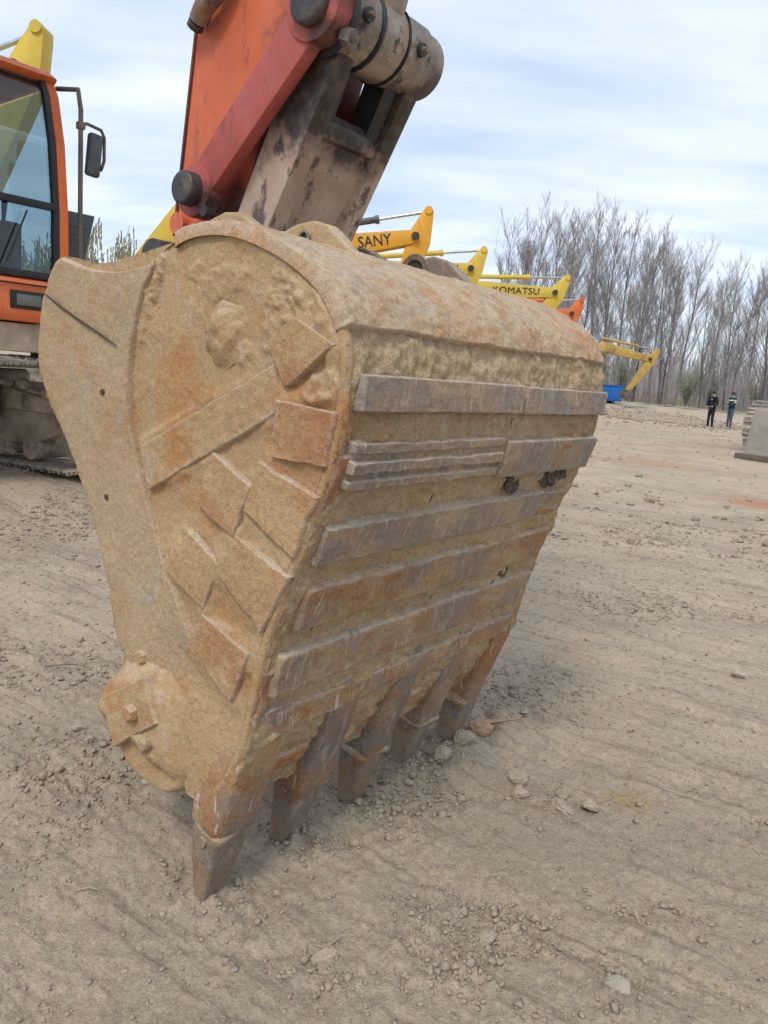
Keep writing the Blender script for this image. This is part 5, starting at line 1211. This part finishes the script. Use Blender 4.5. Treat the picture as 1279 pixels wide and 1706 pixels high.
def shrub(x, y, h, w_, n, mat, label, name, cat, leaf=.05, seed=0, group=None):
    rn = random.Random(seed); r = empty(name, Matrix.Translation((x, y, gz(x, y)))); tag(r, label, cat, group)
    st, lf = TB(), MB()
    for k in range(26):
        a = rn.uniform(0, 6.28); q = Vector((math.cos(a)*w_*rn.uniform(.2, .9), math.sin(a)*w_*rn.uniform(.2, .9), h*rn.uniform(.6, 1))); st.tube([Vector((0, 0, 0)), q*.5+Vector((0, 0, h*.08)), q], [.03, .018, .005], 3, False)
        for c in range(n//26):
            p = q*rn.uniform(.35, 1)+Vector((rn.gauss(0, w_*.13), rn.gauss(0, w_*.13), rn.gauss(0, h*.05))); u_ = Vector((rn.uniform(-1, 1), rn.uniform(-1, 1), rn.uniform(-1, 1))).normalized()*leaf; v_ = u_.orthogonal().normalized()*leaf*.5
            lf.add([p-u_, p+v_, p+u_, p-v_], [(0, 1, 2, 3)])
    st.build('stems', 'twig', r); lf.build('foliage', mat, r, smooth=False)
    return r
for k, (x, y, h, w_) in enumerate(((18.0, 70, 5.2, 1.7), (20.6, 71, 4.4, 1.5), (26.0, 69.5, 3.8, 1.8), (28.6, 71, 4.2, 1.9), (32.5, 70, 4.0, 1.8), (16.3, 71.5, 4.5, 1.5))):
    shrub(x, y, h, w_, 1700, 'spring_leaf', 'pale green budding shrub among the bare poplars', 'shrub', 'shrub', .07, 60+k, 'budding shrubs in the tree belt')
def willow(x, y, h, label, seed):
    rn = random.Random(seed); r = empty('willow_tree', Matrix.Translation((x, y, gz(x, y)))); tag(r, label, 'tree')
    tk, cr, lf = MB(), TB(), MB()
    tk.tube([(0, 0, 0), (.1, 0, h*.25), (-.05, .05, h*.5)], [.28, .22, .14], 9)
    for k in range(34):
        a = rn.uniform(0, 6.28); el = rn.uniform(.3, 1.2); L = h*rn.uniform(.30, .52); b0 = Vector((-.05, .05, h*rn.uniform(.32, .52))); d = Vector((math.cos(a)*math.cos(el), math.sin(a)*math.cos(el), math.sin(el))); e = b0+d*L
        cr.tube([b0, b0+d*L*.5+Vector((0, 0, .15)), e], [.06, .035, .012], 4, False)
        for c in range(13):
            p = b0.lerp(e, rn.uniform(.35, 1))+Vector((0, 0, .05)); ln = h*rn.uniform(.10, .30); o = Vector((rn.uniform(-.4, .4), rn.uniform(-.4, .4), 0)); q = p+o-Vector((0, 0, ln)); mid = p+o*.7+Vector((0, 0, .12))
            cr.tube([p, mid, q], [.008, .007, .003], 3, False)
            for l_ in range(14):
                z = mid.lerp(q, rn.uniform(0, 1)); u_ = Vector((rn.uniform(-.5, .5), rn.uniform(-.5, .5), -1)).normalized()*.14; v_ = u_.orthogonal().normalized()*.04; lf.add([z-u_, z+v_, z+u_, z-v_], [(0, 1, 2, 3)])
    tk.build('trunk', 'bark', r); cr.build('crown', 'twig', r); lf.build('foliage', 'willow_leaf', r, smooth=False)
willow(-15.3, 42, 8.6, 'pale green drooping willow beyond the cab and the bucket', 7)
willow(-19.4, 46, 9.2, 'second pale willow, farther left behind the orange cab', 8)
# dry reed strip and pale road at the belt foot
def strips():
    xs = np.linspace(-30, 90, 160); v = []; 
    for i, x in enumerate(xs):
        for j, y in enumerate((56.2, 57.6, 59.0)):
            yy = y-.09*(x-13)+.3*math.sin(x*.7); v.append((x, yy, gz(x, yy)+.03))
    o = mesh('path', v, gridfaces(160, 3)[:, ::-1], 'stone_pale', smooth=True); tag(o, 'pale gravel track along the tree belt', kind='structure')
    rn = random.Random(9); mb = MB()
    zr = gz(30, 78)
    for k in range(3500):
        x = rn.uniform(18, 60); y = rn.uniform(74, 84); z = zr; h = rn.uniform(.6, 1.3); p = Vector((x, y, z)); q = p+Vector((rn.uniform(-.3, .3), 0, h)); mb.add([p-Vector((.03, 0, 0)), p+Vector((.03, 0, 0)), q], [(0, 1, 2)])
    o = mb.build('dry_grass', 'dry_reed', None, smooth=False); tag(o, 'pale dry grass between the poplar trunks', 'grass', kind='stuff')
strips()
print('trees ok')

# ------------------------------------------------------------------ loose clods, stones, twigs
def clods():
    rn = random.Random(21); nr = np.random.RandomState(4)
    N = 50000
    x = nr.uniform(-3.2, 3.6, N*5); y = 0.85+nr.uniform(0, 1, N*5)**2.0*6.5; x = x*np.clip(.3+.16*y, .4, 1)
    m = clod_mask(x, y); keep = nr.uniform(0, 1, len(x)) < (m**1.3)*.9+.05; x, y, m = x[keep][:N], y[keep][:N], m[keep][:N]
    r = 0.0015+nr.exponential(.0017, len(x))*(.6+1.1*m**2); r = np.clip(r, .0012, .0125)*np.clip(.7+.22*y, 1, 1.8)
    hx_ = nr.normal(14.6, 1.7, 1500); hy_ = nr.normal(42, 2.6, 1500); fx_ = nr.uniform(-9, 17, 16000); fy_ = 6+nr.uniform(0, 1, 16000)**1.5*34; fm_ = fbm(P3(fx_*.35, fy_*.35), 3, 191); kf = nr.uniform(0, 1, 16000) < .12+.9*sst(.0, .7, fm_)
    x = np.concatenate([x, fx_[kf], hx_]); y = np.concatenate([y, fy_[kf], hy_]); r = np.concatenate([r, np.clip(.006+nr.exponential(.010, int(kf.sum())), .006, .06), nr.uniform(.03, .13, 1500)])
    z = ground_h(x, y); V, F, n = [], [], 0
    octa = (np.array([(1, 0, 0), (-1, 0, 0), (0, 1, 0), (0, -1, 0), (0, 0, 1), (0, 0, -1.)]), np.array([(0, 2, 4), (2, 1, 4), (1, 3, 4), (3, 0, 4), (2, 0, 5), (1, 2, 5), (3, 1, 5), (0, 3, 5)]))
    def ico(k):
        bm = bmesh.new(); bmesh.ops.create_icosphere(bm, subdivisions=k, radius=1); a = np.array([v.co[:] for v in bm.verts]); f = np.array([[v.index for v in q.verts] for q in bm.faces]); bm.free(); return a, f
    for (b, f), lo, hi, am in ((octa, 0, .0040, 1.1), (ico(1), .0040, .014, 1.25), (ico(2), .014, 1, .7)):
        s_ = (r >= lo) & (r < hi); K = int(s_.sum()); nb = len(b)
        if not K: continue
        k = 1+am*(nr.rand(K, nb)-.5); sq = np.stack([np.ones(K), nr.uniform(.55, 1, K), nr.uniform(.45, .9, K)], 1)
        p = b[None]*k[..., None]*sq[:, None]*r[s_][:, None, None]; a = nr.uniform(0, 6.28, K); c, sn = np.cos(a)[:, None], np.sin(a)[:, None]
        p = np.stack([c*p[..., 0]-sn*p[..., 1]+x[s_][:, None], sn*p[..., 0]+c*p[..., 1]+y[s_][:, None], p[..., 2]+z[s_][:, None]+r[s_][:, None]*.34], -1)
        V.append(p.reshape(-1, 3)); F.append((f[None]+n+np.arange(K)[:, None, None]*nb).reshape(-1, 3)); n += K*nb
    o = mesh('loose_clods', np.concatenate(V), np.concatenate(F), 'clod'); tag(o, 'crumbs and small clods of dry earth scattered over the dirt', 'clods', kind='stuff')
clods()
def stone(x, y, r, sq, mat, label, seed, name='stone', cat='stone', rot=0, flat=False):
    rn = random.Random(seed); m = MB(); bm = bmesh.new()
    pts = [Vector((rn.gauss(0, 1), rn.gauss(0, 1), rn.gauss(0, 1))).normalized()*rn.uniform(.8, 1.1) for _ in range(14)]
    for p in pts: bm.verts.new((p.x*sq[0]*r, p.y*sq[1]*r, p.z*sq[2]*r))
    bmesh.ops.convex_hull(bm, input=bm.verts); 
    for v in [v for v in bm.verts if not v.link_faces]: bm.verts.remove(v)
    bmesh.ops.bevel(bm, geom=list(bm.edges), offset=r*.10, segments=2, affect='EDGES'); bmesh.ops.triangulate(bm, faces=bm.faces); bmesh.ops.subdivide_edges(bm, edges=bm.edges, cuts=1)
    co = np.array([v.co[:] for v in bm.verts]); h = 1+.06*fbm(co/r*2.2+seed, 3, seed)
    for v, k in zip(bm.verts, h): v.co *= k
    me = bpy.data.meshes.new(name); bm.to_mesh(me); bm.free(); me.materials.append(MATS[mat])
    o = bpy.data.objects.new(name, me); link(o); o.location = (x, y, float(ground_h(np.array([x]), np.array([y]))[0])+r*sq[2]*.45); o.rotation_euler = (0, 0, rot)
    tag(o, label, cat); return o
stone(.552, 1.385, .036, (1.0, .85, .5), 'stone_pale', 'pale angular stone lying near the bottom right corner', 1, rot=.4)
stone(.475, 2.19, .046, (.75, 1.2, .5), 'clod', 'upright flat clod, farthest of the broken clods right of the teeth', 2, 'clod', 'clod', .5)
stone(.465, 2.10, .036, (1, .8, .7), 'clod', 'small broken clod nearest the teeth in the group right of them', 3, 'clod', 'clod')
stone(.575, 2.045, .054, (1.1, .7, .5), 'clod', 'wedge-shaped clod, largest of the group right of the teeth', 4, 'clod', 'clod', -.6)
stone(.655, 2.04, .034, (.9, 1, .8), 'clod', 'rounded clod, rightmost of the group right of the teeth', 5, 'clod', 'clod')
stone(.385, 2.43, .075, (1.0, .7, .5), 'stone_tan', 'tan slab of earth leaning by the farthest tooth', 6, 'clod', 'clod', .8)
stone(.315, 2.33, .052, (1.0, .8, .8), 'clod', 'lumpy grey clod at the foot of the farthest tooth', 7, 'clod', 'clod', .3)
stone(.235, 2.19, .042, (1.1, .8, .7), 'clod', 'clod lying between the two farthest teeth', 8, 'clod', 'clod', 1.3)
stone(1.59, 3.18, .04, (1.2, .9, .6), 'stone_pale', 'pale stone alone on the dirt at the right', 9, rot=.3)
stone(-.05, 1.41, .034, (1.0, .8, .6), 'clod', 'grey clod on the tyre-marked dirt below the second tooth', 10, 'clod', 'clod')
stone(.295, 1.49, .026, (1.2, .9, .6), 'clod', 'flat clod beside the crumbled patch at bottom centre', 11, 'clod', 'clod', .6)
stone(-.92, 2.28, .026, (1.2, .9, .6), 'stone_pale', 'small pale stone on the dirt left of the side cutter', 12, rot=.2)
stone(-.60, 1.98, .024, (1, .9, .7), 'stone_pale', 'white stone just below the side cutter', 13)
for k, (x, y, L, a, lab) in enumerate(((-.60, 1.545, .055, .2, 'short straw lying on the dirt at lower left'), (-1.15, 2.78, .16, .1, 'thin dark twig on the dirt left of the bucket'), (.66, 1.60, .06, 1.5, 'curved thin stem on the dirt at lower right'))):
    z = gz(x, y)+.010; d = Vector((math.cos(a), math.sin(a), 0))*L/2
    o = MB().tube([Vector((x, y, z))-d, Vector((x, y, z+.004))+Vector((-d.y, d.x, 0))*.18, Vector((x, y, z))+d], [.0012, .0022, .001], 6).build('twig', 'dry_reed' if k != 1 else 'twig_brown'); tag(o, lab, 'twig')
print('done')
